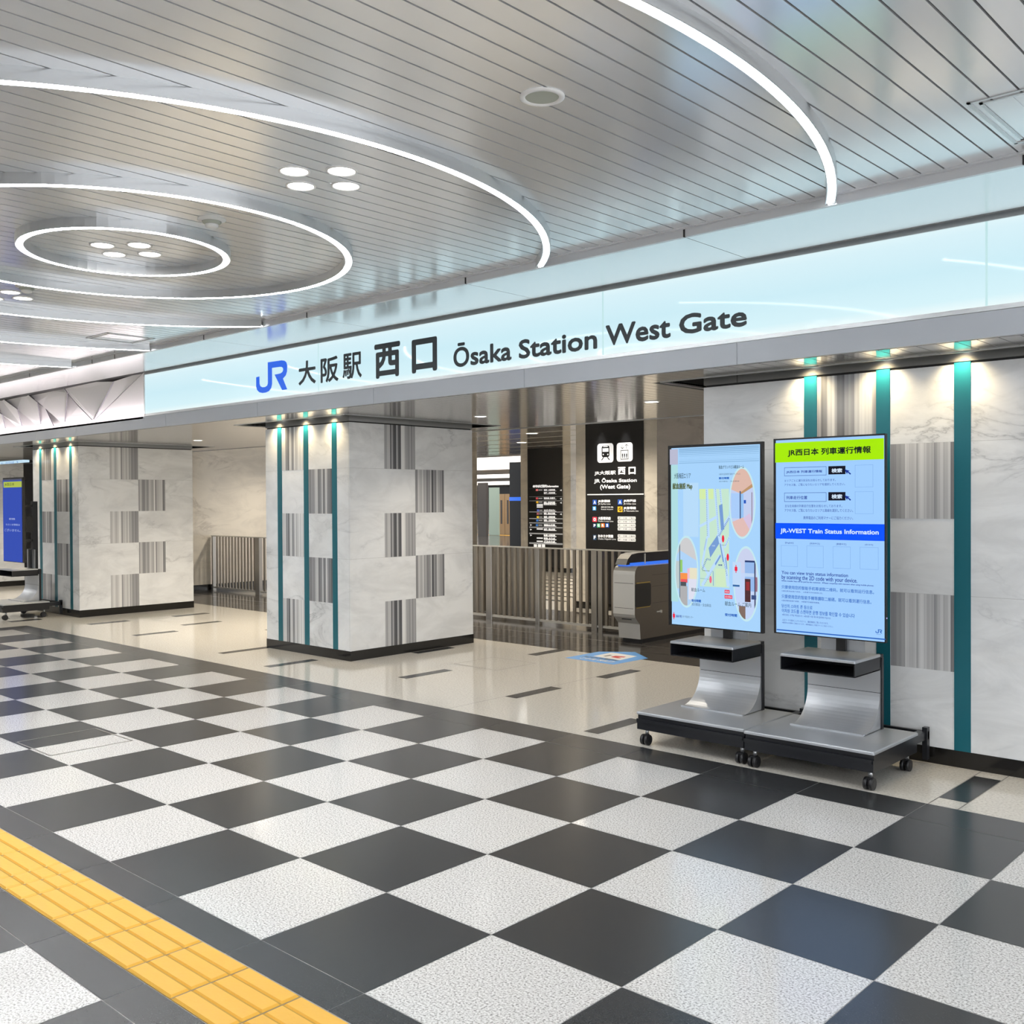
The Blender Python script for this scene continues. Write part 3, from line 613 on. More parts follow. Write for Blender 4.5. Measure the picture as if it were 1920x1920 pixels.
# --- right screen picture
Y = -.0115
def A(a, b): return at(1440+a/8, 800+b/8, 1, Y)
def B(a, b): return at(1440+a/8, 980+b/8, 1, Y)
q = MB(); rect(q, B(125, 1640), A(1745, 128), em(160, 206, 255)); q.build('picture', d1)
q = MB(); rect(q, A(108, 540), A(1740, 172), em(168, 236, 0), .0006); q.build('header_band', d1)
q = MB(); rect(q, B(112, 238), B(1748, 24), em(0, 84, 255), .0006); q.build('title_band', d1)
dk = em(8, 16, 30); nv = em(20, 50, 150); md = em(40, 100, 190); wt = em(215, 235, 255)
q = MB(); Y -= .0012
def TA(s, a0, b0, a1, b1, m, bd=0): text(q, s, A(a0, b0), A(a1, b1), m, bd)
def TB(s, a0, b0, a1, b1, m, bd=0): text(q, s, B(a0, b0), B(a1, b1), m, bd)
TA('JR西日本 列車運行情報', 300, 452, 1540, 290, dk, .0013)
for o_, tx, xr in ((0, 'JR西日本 列車運行情報', 812), (390, '列車走行位置', 588)):
    frame(q, A(245, 742+o_*.985), A(875, 596+o_), .0022, nv); TA(tx, 275, 706+o_*.985, xr, 648+o_, nv, .0003)
    rect(q, A(905, 718+o_), A(1162, 586+o_*1.01), em(14, 16, 34)); Y -= .001; TA('検索', 955, 690+o_, 1110, 625+o_, wt, .0008); Y += .001
    q.poly([A(x_, y_+o_) for x_, y_ in ((1145, 640), (1186, 712), (1192, 684), (1232, 720), (1247, 706), (1204, 670), (1228, 662))], nv)
for a0, b0, a1, b1 in ((1305, 908, 1575, 570), (1305, 1306, 1578, 972)): frame(q, A(a0, b0), A(a1, b1), .0008, md)
TA('エリアごとに運行状況をお知らせしております。', 245, 830, 1015, 778, nv); TA('アクセス後、ご覧になりたいエリアを選択してください。', 245, 893, 1155, 840, nv)
TA('主な在来線の列車走行位置をお知らせしております。', 252, 1210, 1112, 1168, nv); TA('アクセス後、ご覧になりたいエリアと路線を選択してください。', 248, 1278, 1275, 1234, nv); TA('携帯電話のご利用マナーにご協力ください。', 530, 1390, 1275, 1348, nv)
TB('JR-WEST Train Status Information', 188, 168, 1658, 112, wt, .0012)
for s, a0, b0, a1, b1 in (('[English]', 258, 318, 380, 292), ('[简体中文]', 628, 330, 775, 302), ('[繁體中文]', 1025, 338, 1172, 310), ('[한국어]', 1455, 346, 1572, 320)): TB(s, a0, b0, a1, b1, nv)
for a0, b0, a1, b1 in ((198, 652, 442, 345), (582, 668, 830, 352), (975, 682, 1235, 364), (1378, 695, 1655, 374)): frame(q, B(a0, b0), B(a1, b1), .0008, md)
TB('You can view train status information', 205, 768, 1198, 766, nv, .0003); TB('by scanning the 2D code with your device.', 205, 860, 1338, 838, nv, .0003)
TB('※Data transfer fees will be paid by the customer.  ※Please cooperate with manners when using mobile phones.', 205, 886, 1588, 934, nv, .0002)
TB('只要使用您的智能手机等读取二维码，就可以看到运行信息。', 205, 990, 1590, 1016, md, .0002); TB('※通信费用由客户承担。  ※请遵守手机使用礼仪。', 205, 1032, 822, 1050, nv)
TB('只要使用您的智能手機等讀取二維碼，就可以看到運行信息。', 205, 1132, 1550, 1162, md, .0002); TB('※通信費用由客戶承擔。  ※請遵守手機使用禮儀。', 205, 1176, 775, 1192, nv)
TB('당신의 스마트 폰 등으로', 205, 1272, 665, 1250, md, .0003); TB('이차원 코드를 스캔하면 운행 정보를 확인할 수 있습니다', 208, 1345, 1300, 1368, md, .0003)
TB('※통신료는 고객님 부담입니다.  ※휴대폰 이용 매너에 협력해 주십시오.', 212, 1392, 945, 1420, nv); TB('上記コードを読みこんでいただくと、最新情報をご覧いただけます。', 212, 1470, 905, 1498, nv); TB('※通信料はお客様のご負担となります。※携帯電話のご利用マナーにご協力ください。', 212, 1508, 975, 1548, nv)
rect(q, B(130, 1612), B(1760, 1742), md)
e0, e1 = B(1612, 1655), B(1710, 1605); emblem(q, e0.x, e1.x, e0.z, e1.z, Y, md); TB('JR西日本', 1625, 1680, 1695, 1672, md)
q.build('lettering', d1)
q = MB(); c = B(1790, 1440); q.cyl((3.2635, .005, c.z), (1, 0, 0), .004, .002, em(200, 190, 255)); q.build('power_lamp', d1)
# --- left screen picture
Y = .0385
def A(a, b): return at(1250+a/10.105, 820+b/10.105, 1, Y)
def B(a, b): return at(1250+a/9.6, 1000+b/9.6, 1, Y)
q = MB(); rect(q, B(95, 1630), A(1768, 128), em(168, 212, 252)); q.build('picture', d2)
q = MB(); Y -= .0006
def rcA(a0, b0, a1, b1, m): rect(q, A(a0, b0), A(a1, b1), m)
def rcB(a0, b0, a1, b1, m): rect(q, B(a0, b0), B(a1, b1), m)
rect(q, B(85, 1222), A(212, 520), em(176, 222, 226)); rcA(60, 520, 212, 222, em(186, 188, 210))
for k in range(9): rcA(230, 246+k*30, 1750, 148+k*37.5, em(140, 184, 222))
rect(q, B(300, 60), A(600, 860), em(184, 220, 250))
rect(q, B(600, 950), A(1180, 975), em(198, 230, 208)); rcA(620, 1170, 880, 975, em(214, 236, 150))
Y -= .0006
def road(pts, w, m, fn):
    P = [fn(*p_) for p_ in pts]
    for a_, b_ in zip(P, P[1:]):
        dx, dz = b_.x-a_.x, b_.z-a_.z; L = math.hypot(dx, dz); nx, nz = -dz/L*w/2, dx/L*w/2
        q.poly([(a_.x+nx, Y, a_.z+nz), (a_.x-nx, Y, a_.z-nz), (b_.x-nx, Y, b_.z-nz), (b_.x+nx, Y, b_.z+nz)], m)
def dashes(pts, w, m, fn, step=.012):
    P = [fn(*p_) for p_ in pts]
    for a_, b_ in zip(P, P[1:]):
        dx, dz = b_.x-a_.x, b_.z-a_.z; L = math.hypot(dx, dz); n = int(L/step)
        for k in range(n):
            t0, t1 = k/n, (k+.5)/n; nx, nz = -dz/L*w/2, dx/L*w/2
            q.poly([(a_.x+dx*t0+nx, Y, a_.z+dz*t0+nz), (a_.x+dx*t0-nx, Y, a_.z+dz*t0-nz), (a_.x+dx*t1-nx, Y, a_.z+dz*t1-nz), (a_.x+dx*t1+nx, Y, a_.z+dz*t1+nz)], m)
rc = em(190, 222, 252)
road([(762, 980), (790, 1900)], .020, rc, A); road([(915, 980), (990, 1900)], .016, rc, A); road([(1012, 980), (1040, 1260)], .014, rc, A); road([(620, 1690), (960, 1500)], .018, rc, A); road([(960, 1880), (1190, 1500)], .02, rc, A)
road([(730, 60), (640, 560), (760, 760)], .016, rc, B); road([(940, 30), (1060, 560), (1110, 960)], .022, rc, B); road([(1130, 60), (1040, 260)], .014, rc, B); road([(640, 940), (960, 400)], .022, rc, B); road([(600, 810), (790, 830)], .004, em(150, 190, 190), B)
Y -= .0004
dd = em(110, 140, 190)
dashes([(752, 1000), (770, 1880)], .004, dd, A); dashes([(925, 980), (985, 1880)], .003, dd, A); dashes([(1012, 980), (1030, 1240)], .003, dd, A); dashes([(990, 1870), (1190, 1520)], .012, em(120, 150, 200), A, .01)
dashes([(640, 650), (720, 460), (800, 480)], .012, em(120, 150, 200), B, .01); dashes([(680, 920), (830, 660)], .003, dd, B); dashes([(960, 180), (1040, 560), (1090, 780)], .005, dd, B); dashes([(1070, 200), (1130, 60)], .003, dd, B)
bl = em(120, 158, 214)
q.poly([A(*v_) for v_ in ((990, 1290), (1030, 1765), (1090, 1745), (1055, 1258))], bl); q.poly([B(*v_) for v_ in ((755, 265), (785, 440), (945, 185), (915, 30))], bl)
q.poly([B(*v_) for v_ in ((868, 545), (880, 580), (978, 415), (968, 375))], bl); q.poly([B(*v_) for v_ in ((665, 290), (680, 320), (725, 110), (708, 90))], em(170, 200, 235)); q.poly([B(*v_) for v_ in ((955, 200), (1010, 520), (1030, 510), (975, 195))], bl); q.poly([B(*v_) for v_ in ((1050, 440), (1075, 640), (1092, 640), (1068, 430))], bl)
rcB(880, 950, 1060, 640, em(208, 234, 196)); q.poly([B(*v_) for v_ in ((830, 680), (835, 945), (845, 945), (842, 680))], bl)
def oval(cx, cy, rx, ry, fn, parts):
    c_ = fn(cx, cy); e_ = fn(cx+rx, cy); f_ = fn(cx, cy-ry); RX, RZ = e_.x-c_.x, f_.z-c_.z
    q.poly([(x_, Y, z_) for x_, z_ in ell(c_.x, c_.z, RX*1.09, RZ*1.045)], em(196, 232, 240))
    conv = ell(c_.x, c_.z, RX*.97, RZ*.985)
    for k, (pts, m) in enumerate(parts):
        P = [(c_.x+a_*RX, c_.z+b_*RZ) for a_, b_ in pts]; P = clip(P, conv)
        if len(P) > 2: q.poly([(x_, Y-.0002*(k+1), z_) for x_, z_ in P], m)
full = [(-1.1, -1.1), (1.1, -1.1), (1.1, 1.1), (-1.1, 1.1)]
R = lambda a, b, c_, d_: [(a, b), (c_, b), (c_, d_), (a, d_)]
Y -= .0004
oval(1430, 1240, 235, 655, A, [(full, em(196, 208, 240)), ([(-1.1, .42), (-.2, .28), (1.1, .62), (1.1, 1.1), (-1.1, 1.1)], em(222, 186, 172)), ([(-.2, .28), (1.1, .62), (1.1, .5), (-.1, .24)], em(190, 150, 110)), (R(-.9, -.45, -.2, .28), em(170, 205, 250)), (R(-.2, -.5, -.1, .34), em(70, 90, 130)), (R(-.1, -.5, .12, .26), em(150, 195, 245)), (R(.14, -.02, .32, .08), em(40, 90, 190)), ([(-1.1, -.6), (.1, -.42), (1.1, -.75), (1.1, -1.1), (-1.1, -1.1)], em(226, 190, 184)), ([(.1, -.45), (.8, -.9), (1.0, -.6), (.6, -.3)], em(214, 196, 226)), (R(.76, -.7, .84, .3), em(150, 140, 160))])
oval(355, 690, 200, 620, B, [(full, em(176, 212, 248)), ([(-1.1, .35), (-.6, .62), (1.1, .3), (1.1, 1.1), (-1.1, 1.1)], em(206, 206, 208)), (R(-1.1, -.5, -.62, .3), em(192, 204, 206)), (R(-.64, -.9, -.56, .8), em(90, 110, 130)), (R(-.56, -.02, -.35, .34), em(150, 205, 110)), (R(-.55, -.3, .1, -.04), em(246, 150, 80)), (R(-.5, -.32, .1, -.22), em(236, 90, 100)), (R(.1, -.2, .4, .1), em(240, 190, 210)), (R(.3, -.2, 1, .12), em(232, 226, 200)), (R(.2, -.8, .95, -.2), em(222, 224, 240)), (R(-.56, -1.1, .1, -.42), em(176, 176, 178)), (R(-.52, -.42, 0, -.3), em(80, 84, 90))])
oval(1430, 910, 215, 650, B, [(full, em(196, 214, 248)), (R(-1.1, .3, 1.1, 1.1), em(202, 210, 238)), (R(-.1, -.2, .75, .62), em(150, 186, 236)), (R(-.1, .60, .8, .65), em(40, 60, 110)), (R(.7, -.9, .8, .6), em(50, 50, 80)), (R(-.1, .2, .7, .3), em(190, 214, 245)), (R(-.1, -.5, .38, .14), em(80, 48, 52)), (R(.0, -.18, .3, .06), em(150, 50, 56)), (R(.45, -.42, .85, -.3), em(60, 80, 130)), (R(-.6, -1.1, -.05, -.62), em(130, 108, 100)), (R(.78, -.2, 1.1, .2), em(150, 110, 130))])
Y -= .003
rcB(1188, 960, 1335, 520, em(192, 218, 248)); Y -= .0004; rcB(1190, 955, 1312, 930, em(50, 100, 160))
rd = em(236, 40, 70)
def cross(fn, cx, cy, w, h, t):
    a_ = fn(cx-w, cy+t*2.2); b_ = fn(cx+w, cy-t*2.2); rect(q, a_, b_, rd); a_ = fn(cx-t*.45, cy+h); b_ = fn(cx+t*.45, cy-h); rect(q, a_, b_, rd, .0002)
cross(B, 1248, 640, 24, 70, 16); cross(B, 130, 1482, 20, 62, 14)
for fn, cx, cy, c_ in ((B, 1015, 98, rd), (B, 1100, 430, rd), (B, 790, 832, em(238, 110, 140))):
    o_ = fn(cx, cy); r_ = fn(cx+22, cy); t_ = fn(cx, cy-66); q.poly([(x_, Y, z_) for x_, z_ in ell(o_.x, o_.z, r_.x-o_.x, t_.z-o_.z, 24)], c_)
rrect(q, B(1042, 1078), B(1132, 1022), .003, rd); rrect(q, B(1042, 1172), B(1182, 1118), .003, rd)
q.build('map_graphic', d2)
q = MB(); Y -= .0006; k_ = em(70, 96, 110)
def TA(s, a0, b0, a1, b1, m, bd=0): text(q, s, A(a0, b0), A(a1, b1), m, bd)
def TB(s, a0, b0, a1, b1, m, bd=0): text(q, s, B(a0, b0), B(a1, b1), m, bd)
TA('大阪梅田エリア', 142, 785, 455, 672, k_, .0003); TA('献血施設 Map', 115, 1000, 485, 862, em(90, 105, 70), .0014); TA('阪急グランドビル献血ルーム', 990, 600, 1465, 520, k_, .0003)
TA('大阪市北区角田町 阪急グランドビル', 990, 718, 1395, 672, k_); TA('受付時間', 990, 795, 1180, 752, md, .0008); TA('成分献血・全血献血', 990, 848, 1375, 816, k_)
TB('献血ルーム', 445, 1045, 690, 992, k_, .0002); TB('受付時間', 450, 1232, 615, 1196, md, .0008); TB('成分献血・全血献血', 450, 1300, 800, 1272, k_); TB('献血', 1052, 1068, 1122, 1034, wt); TB('成分献血', 1052, 1160, 1172, 1130, wt)
TB('献血ルーム ご案内', 1050, 1300, 1520, 1254, k_, .0002); TB('受付時間', 1050, 1488, 1265, 1456, md, .0008); TB('日本赤十字社', 165, 1512, 270, 1472, nv, .0003); TB('赤十字血液センター', 285, 1516, 480, 1492, k_)
TB('梅田', 640, 1010-330, 770, 665, k_); TB('大阪駅', 810, 235, 870, 212, wt); TB('西日本', 985, 222, 1070, 205, k_); TB('梅田駅', 930, 582, 1000, 560, nv, .0003)
q.build('lettering', d2)
# --- far screen picture
Y = -.0015
def A(a, b): return at(a/5.333, 860+b/5.333, 1, Y)
q = MB(); rect(q, A(36, 1020), A(216, 205), em(56, 80, 178)); q.build('picture', d3)
q = MB(); Y -= .0008; rect(q, A(36, 290), A(216, 225), em(176, 190, 84)); rect(q, A(36, 222), A(216, 200), em(84, 88, 110)); q.build('header_band', d3)
q = MB(); Y -= .0006; text(q, 'JR西日本', A(45, 278), A(142, 240), em(40, 60, 40)); text(q, '運行情報', A(90, 612), A(150, 594), em(200, 210, 240)); text(q, 'ただいま情報は', A(58, 668), A(198, 652), em(180, 195, 240)); text(q, 'ございません。', A(45, 725), A(205, 705), em(180, 195, 240)); q.build('lettering', d3)
# ------------------------------------------------------------------ fences
def fence(x0, x1, posts, lab, y=4.19, ztop=1.0, pitch=.1017, ph=-3.381):
    t = thing('slatted_fence', lab, 'fence', ((x0+x1)/2, y, 0), 'low steel slatted fences')
    q = MB(); q.box(x0, x1, y-.03, y+.03, ztop-.012, ztop+.004, 'steel_light'); q.build('top_rail', t)
    q = MB(); q.box(x0, x1, y-.02, y+.02, .035, .065, 'steel_light'); q.build('bottom_rail', t)
    for a, b in posts: q = MB(); q.bbox(a, b, y-.035, y+.035, 0, ztop-.01, 'steel', .004); q.build('post', t)
    k0, k1 = math.ceil((x0-ph)/pitch), int((x1-ph)/pitch)
    for k in range(k0, k1+1):
        a = ph+k*pitch
        if any(a+.045 > pa-.01 and a < pb+.01 for pa, pb in posts) or a+.045 > x1: continue
        q = MB(); q.box(a, a+.040, y-.011, y+.011, .066, ztop-.013, 'steel_dark'); q.build('slat', t)
    return t
t = fence(-5.3, -1.35, ((-3.98, -3.87), (-3.082, -3.015), (-2.153, -2.066), (-2.048, -1.98)), 'low steel slatted fence between the striped pillar and the ticket gate')
t = fence(-11.05, -7.5, ((-11.02, -10.98), (-9.05-.55, -9.47)), 'low steel slatted fence at the far end, behind the far pillars', ph=-10.9)
q = MB(); q.box(-5.2, -3.6, 4.75, 4.8, 0, .96, 'steel')
for x in (-5.0, -4.6, -4.2, -3.85): q.box(x, x+.05, 4.70, 4.75, .02, .96, 'steel_dark')
tag(q.build('steel_panel'), 'plain steel screen panel standing close behind the gate fence', 'panel')
# ------------------------------------------------------------------ ticket gate
tg = thing('ticket_gate', 'steel automatic ticket gate with dark glass hood and blue light band', 'ticket gate', (-1.13, 4.4, 0))
XG = -.975; YE = 5.6
side = [(3.506, .872), (3.478, .852), (3.455, .82), (3.446, .78), (3.444, .70), (3.442, .334), (3.452, .30), (3.535, .222), (3.551, .05), (YE, .05), (YE, .872)]
q = MB(); q.prism([(XG, y, z) for y, z in side], (-.30, 0, 0), 'gate_side', 'steel_light'); q.build('body', tg)
q = MB(); q.box(XG-.28, XG-.012, 3.60, YE, 0, .05, 'black'); q.build('plinth', tg)
hood = [(3.452, .885), (3.49, .95), (3.558, 1.0), (3.68, 1.012), (YE, 1.012), (YE, .885)]
q = MB(); q.prism([(-1.10, y, z) for y, z in hood], (-.15, 0, 0), 'glassy', 'steel_light'); q.build('glass_hood', tg, label='dark glass hood')
q = MB(); q.box(-1.25, -1.08, 3.50, YE, .872, .886, M['blue']); q.box(-1.098, -1.094, 3.52, YE, .886, .905, M['blue']); q.build('light_band', tg, label='blue light band')
q = MB(); q.box(-1.098, -1.092, 3.80, 3.82, .885, 1.0, 'steel_light'); q.build('glass_bar', tg)
hp = [(3.4445, .665), (3.475, .68), (3.72, .68), (3.745, .655), (3.745, .44), (3.72, .415), (3.475, .415), (3.4445, .43)]
q = MB(); q.prism([(XG+.002, y, z) for y, z in hp], (.006, 0, 0), 'black'); q.prism([(XG+.002, y, z) for y, z in ((3.46, .68), (3.47, .692), (3.73, .692), (3.73, .68))], (.006, 0, 0), 'brass'); q.prism([(XG+.002, y, z) for y, z in ((3.46, .415), (3.73, .415), (3.73, .405), (3.47, .405))], (.006, 0, 0), 'brass'); q.build('flap_door', tg, label='black flap door with brass edge')
q = MB(); q.box(XG, XG+.012, 3.86, 3.95, .33, .342, 'steel_light'); q.box(XG, XG+.02, 3.93, 3.95, .32, .35, 'steel_light'); q.build('latch', tg)
q = MB()
for z in (.63, .44, .76): q.box(XG+.0, XG+.001, 3.78, YE, z, z+.003, 'black')
q.box(XG-.28, XG-.02, 3.4405, 3.444, .68, .684, 'dark_gap'); q.box(XG-.28, XG-.02, 3.4405, 3.444, .40, .404, 'dark_gap'); q.box(XG-.2, XG-.07, 3.47, 3.48, .27, .28, 'dark_gap')
q.build('panel_joints', tg)
# ------------------------------------------------------------------ inner walls and direction boards
w1 = MB(); w1.box(-3.92, -2.46, 6.05, 8.0, .1, 2.81, 'marble_warm')
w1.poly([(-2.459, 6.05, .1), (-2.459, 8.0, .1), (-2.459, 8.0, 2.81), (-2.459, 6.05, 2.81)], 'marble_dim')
w1.build('wall_board', kind='structure'); MB().box(-3.93, -2.45, 6.04, 8.0, 0, .1, 'black_stone').build('baseboard_board', kind='structure')
w2 = MB(); w2.box(-10.07, -8.57, 11.6, 13.4, .1, 2.81, 'marble_warm'); w2.build('wall_narrow_board', kind='structure'); MB().box(-10.08, -8.56, 11.59, 13.4, 0, .1, 'black_stone').build('baseboard_narrow_board', kind='structure')
w3 = MB(); w3.box(-2.46, 8.6, 8.0, 8.3, 0, 2.81, 'marble_warm')
for u0, u1, m in ((1293, 1300, 'steel_light'), (1301, 1306, 'black'), (1306, 1314, 'steel'), (1314, 1322, 'black')):
    a, b = at(u0, 900, 1, 7.3).x, at(u1, 900, 1, 7.3).x; w3.box(a, b, 7.3, 7.4, 0, 2.81, m)
w3.build('wall_inner_right', kind='structure')
w4 = MB(); w4.box(-11.6, -11.09, 2.7, 9.5, .1, 2.81, 'marble_warm'); w4.build('wall_left', kind='structure'); MB().box(-11.6, -11.082, 2.7, 9.5, 0, .1, 'black_stone').build('baseboard_left', kind='structure')
w5 = MB(); a, b = at(884, 900, 1, 11.6).x, at(893, 900, 1, 11.6).x; w5.box(a-.3, b, 11.6, 11.63, .0, 2.81, 'marble_warm'); w5.build('wall_sliver', kind='structure')
# board 1
Y = 6.05
def A(a, b): return at(1090+a/7.385, 780+b/7.385, 1, Y)
bd = thing('direction_board', 'tall black board reading West Gate with train and lift pictograms', 'sign', (-3.2, 6.05, .1), 'black direction boards')
q = MB(); q.box(-3.7136, -2.684, 6.02, 6.05, .1, 2.805, 'sign_black'); q.build('panel', bd); Y = 6.018
q = MB(); W_ = 'letter_white'
rrect(q, A(222, 650), A(443, 374), .045, W_); rrect(q, A(490, 634), A(710, 362), .045, W_); rect(q, A(82, 1096), A(862, 1074), W_); Y -= .001
D_ = 'sign_black'
rrect(q, A(282, 572), A(388, 408), .03, D_); Y -= .001; rect(q, A(294, 498), A(376, 444), W_); rect(q, A(302, 430), A(366, 416), W_)
for cx in (304, 366):
    o_ = A(cx, 532); q.poly([(x_, Y, z_) for x_, z_ in ell(o_.x, o_.z, .011, .011, 16)], W_)
def bar(p_, r_, w, m):
    a_, b_ = A(*p_), A(*r_); dx, dz = b_.x-a_.x, b_.z-a_.z; L = math.hypot(dx, dz); nx, nz = -dz/L*w/2, dx/L*w/2
    q.poly([(a_.x+nx, Y, a_.z+nz), (a_.x-nx, Y, a_.z-nz), (b_.x-nx, Y, b_.z-nz), (b_.x+nx, Y, b_.z+nz)], m)
bar((310, 570), (280, 612), .014, D_); bar((360, 570), (390, 608), .014, D_); frame(q, A(543, 604), A(652, 468), .009, D_)
for cx in (570, 598, 627):
    rect(q, A(cx-7, 560), A(cx+7, 520), D_); rect(q, A(cx-4, 585), A(cx+4, 555), D_)
bar((568, 390), (568, 450), .007, D_); bar((568, 452), (545, 428), .007, D_); bar((568, 452), (590, 428), .007, D_); bar((625, 452), (625, 392), .007, D_); bar((625, 390), (603, 415), .007, D_); bar((625, 390), (650, 413), .007, D_)
def T(s, a0, b0, a1, b1, bd_=0, m=W_): text(q, s, A(a0, b0), A(a1, b1), m, bd_)
T('JR大阪駅', 183, 824, 475, 756, .002); T('西', 510, 808, 607, 708, .005); T('口', 658, 804, 747, 708, .006); T('JR Ōsaka Station', 178, 936, 765, 850, .003); T('(West Gate)', 262, 1024, 675, 946, .003)
def chip(a0, b0, a1, b1, c_, s, w=W_):
    global Y
    rect(q, A(a0, b0), A(a1, b1), flat('chip_%d_%d_%d' % c_, c_)); Y -= .001; text(q, s, A(a0+(a1-a0)*.25, b0-(b0-b1)*.2), A(a1-(a1-a0)*.25, b1+(b0-b1)*.2), w, .003); Y += .001
chip(157, 1230, 213, 1160, (30, 80, 170), 'A'); chip(505, 1228, 567, 1156, (30, 80, 170), 'A'); chip(503, 1330, 570, 1254, (236, 176, 40), 'G', 'sign_black'); chip(155, 1307, 205, 1252, (60, 150, 210), 'S')
chip(155, 1466, 215, 1398, (220, 60, 80), 'O'); chip(160, 1545, 208, 1488, (26, 50, 90), 'P'); chip(216, 1543, 262, 1488, (80, 180, 130), 'Q'); chip(272, 1543, 322, 1486, (230, 110, 40), 'R'); chip(334, 1542, 382, 1486, (30, 90, 180), 'S'); chip(163, 1716, 208, 1646, (40, 70, 100), 'F')
T('JR京都線', 232, 1200, 398, 1160, .002); T('JR Kyōto Line', 232, 1234, 403, 1206); T('JR神戸線', 585, 1196, 755, 1156, .002); T('JR Kōbe Line', 585, 1232, 755, 1204); T('関空特急', 275, 1272, 445, 1252); T('Kansai Airport', 275, 1305, 440, 1284)
T('JR宝塚線', 585, 1296, 755, 1256, .002); T('JR Takarazuka Line', 585, 1330, 790, 1304); T('大阪環状線', 232, 1436, 405, 1398, .002); T('Ōsaka Loop Line', 232, 1470, 443, 1442); T('おおさか東線', 232, 1680, 440, 1645, .002); T('Ōsaka Higashi Line', 232, 1716, 478, 1690)
for y_ in (1393, 1443, 1493, 1543, 1643, 1693):
    rrect(q, A(503, y_+41), A(752, y_), .012, flat('label_grey', (214, 214, 212))); Y -= .001; text(q, '駅・方面  ご案内', A(515, y_+29), A(740, y_+13), D_); Y += .001
q.build('lettering', bd)
for x in (-3.42, -2.98): spot('board_beam', (x, 5.9, 2.78), 9, 50, 1, (1, .97, .92), .02, None, (0, .13, -1))
# board 2
Y = 11.6
def A(a, b): return at(985+a/9.36, 830+b/9.36, 1, Y)
bd = thing('direction_board', 'narrow black departure information board with many small lines', 'sign', (-9.3, 11.6, .1), 'black direction boards')
q = MB(); q.box(-9.82, -8.80, 11.56, 11.6, .1, 2.805, 'sign_black'); q.build('panel', bd); Y = 11.555
q = MB(); text(q, 'のりばご案内', A(135, 785), A(375, 742), W_, .01); text(q, 'Information', A(388, 782), A(580, 748), W_, .005)
for y_ in (803, 950, 1022, 1218, 1335, 1412, 1490, 1600, 1772): rect(q, A(68, y_+3), A(655, y_-6), flat('rule_grey', (150, 150, 150)))
for y_, s in ((815, '京都・大阪方面'), (868, '神戸・三宮方面'), (960, '環状線 内回り'), (1035, '奈良・天王寺方面'), (1060, '関西空港方面'), (1172, 'ユニバーサルシティ'), (1228, '宝塚・篠山口方面'), (1290, '高槻・京都方面'), (1350, '姫路・三宮方面'), (1432, '福知山方面'), (1508, '金沢・富山方面'), (1612, '新大阪・久宝寺方面'), (1668, '特急 のりば'), (1722, 'バスのりば')):
    text(q, s, A(325, y_+26), A(520, y_), W_, .003); rect(q, A(325, y_+36), A(545, y_+30), W_)
for y_, c_, a_ in ((815, (220, 120, 120), 185), (962, (210, 70, 80), 185), (1028, (230, 180, 40), 190), (1172, (90, 110, 200), 205), (1232, (180, 100, 110), 200), (1290, (230, 200, 50), 200), (1350, (60, 120, 200), 190), (1432, (60, 120, 200), 185)):
    rect(q, A(a_, y_+32), A(a_+38, y_), flat('chip_%d_%d_%d' % c_, c_)); rect(q, A(a_+45, y_+26), A(300, y_+6), flat('rule_grey', (150, 150, 150)))
for y_ in (1075, 1098, 1122, 1506, 1666, 1722): rect(q, A(200, y_+18), A(308, y_), W_)
for y_ in (835, 985, 1055, 1255): w_ = MB(); w_.poly([A(605, y_), A(638, y_+16), A(638, y_-16)], W_); w_.build('arrow', bd)
for y_ in (1445, 1525, 1625): w_ = MB(); w_.poly([A(118, y_), A(85, y_-16), A(85, y_+16)], W_); w_.build('arrow', bd)
for a_ in (150, 222, 290): w_ = MB(); rect(w_, A(a_, 1840), A(a_+55, 1785), W_); w_.build('pictogram', bd)
q.build('lettering', bd)
# ------------------------------------------------------------------ far corridor beyond the gate
def far(u0, v0, u1, v1, d):
    """upright plate d metres down the sight line, square to the hall"""
    Yp = CAM.y+d*FW.y; a_, b_ = at(u0, v1, 1, Yp), at(u1, v0, 1, Yp); return a_, b_, Yp
a_, b_, Yp = far(956, 866, 977, 1045, 31); q = MB(); q.box(a_.x, b_.x, Yp, Yp+.5, 0, b_.z, 'dark_panel'); z_ = at(966, 939, 1, Yp).z; z2 = at(966, 932, 1, Yp).z; q.box(a_.x, b_.x, Yp-.01, Yp, z_, z2, M['blue']); tag(q.build('black_column'), 'slim black column with a blue light line, left of the narrow departure board', 'column')
a_, b_, Yp = far(896, 905, 911, 1000, 44); q = MB(); q.box(a_.x, b_.x, Yp, Yp+.15, 0, b_.z, 'brown_stone'); tag(q.build('stone_column'), 'rough brown stone column deep inside the far corridor', 'column')
a_, b_, Yp = far(917, 914, 935, 997, 46); q = MB(); q.box(a_.x, b_.x, Yp, Yp+.06, .006, b_.z, 'glass_pale'); tag(q.build('glass_panel'), 'pale glass panel right of the brown stone column in the far corridor', 'glass panel')
a_, b_, Yp = far(935, 926, 958, 996, 48); t = thing('wooden_door', 'wooden double door at the end of the far corridor', 'door', ((a_.x+b_.x)/2, Yp, 0)); 
for s0, s1 in ((a_.x, (a_.x+b_.x)/2-.01), ((a_.x+b_.x)/2+.01, b_.x)): q = MB(); q.box(s0, s1, Yp, Yp+.1, 0, b_.z, 'wood'); q.box(s0+(s1-s0)*.35, s0+(s1-s0)*.6, Yp-.01, Yp, .5, b_.z-.3, 'dark_panel'); q.build('door_leaf', t)
a_, b_, Yp = far(860, 850, 990, 1000, 112); q = MB(); q.box(a_.x-12, b_.x+10, Yp, Yp+.3, 0, 3.2, 'grey_wall'); q.build('wall_far', kind='structure')
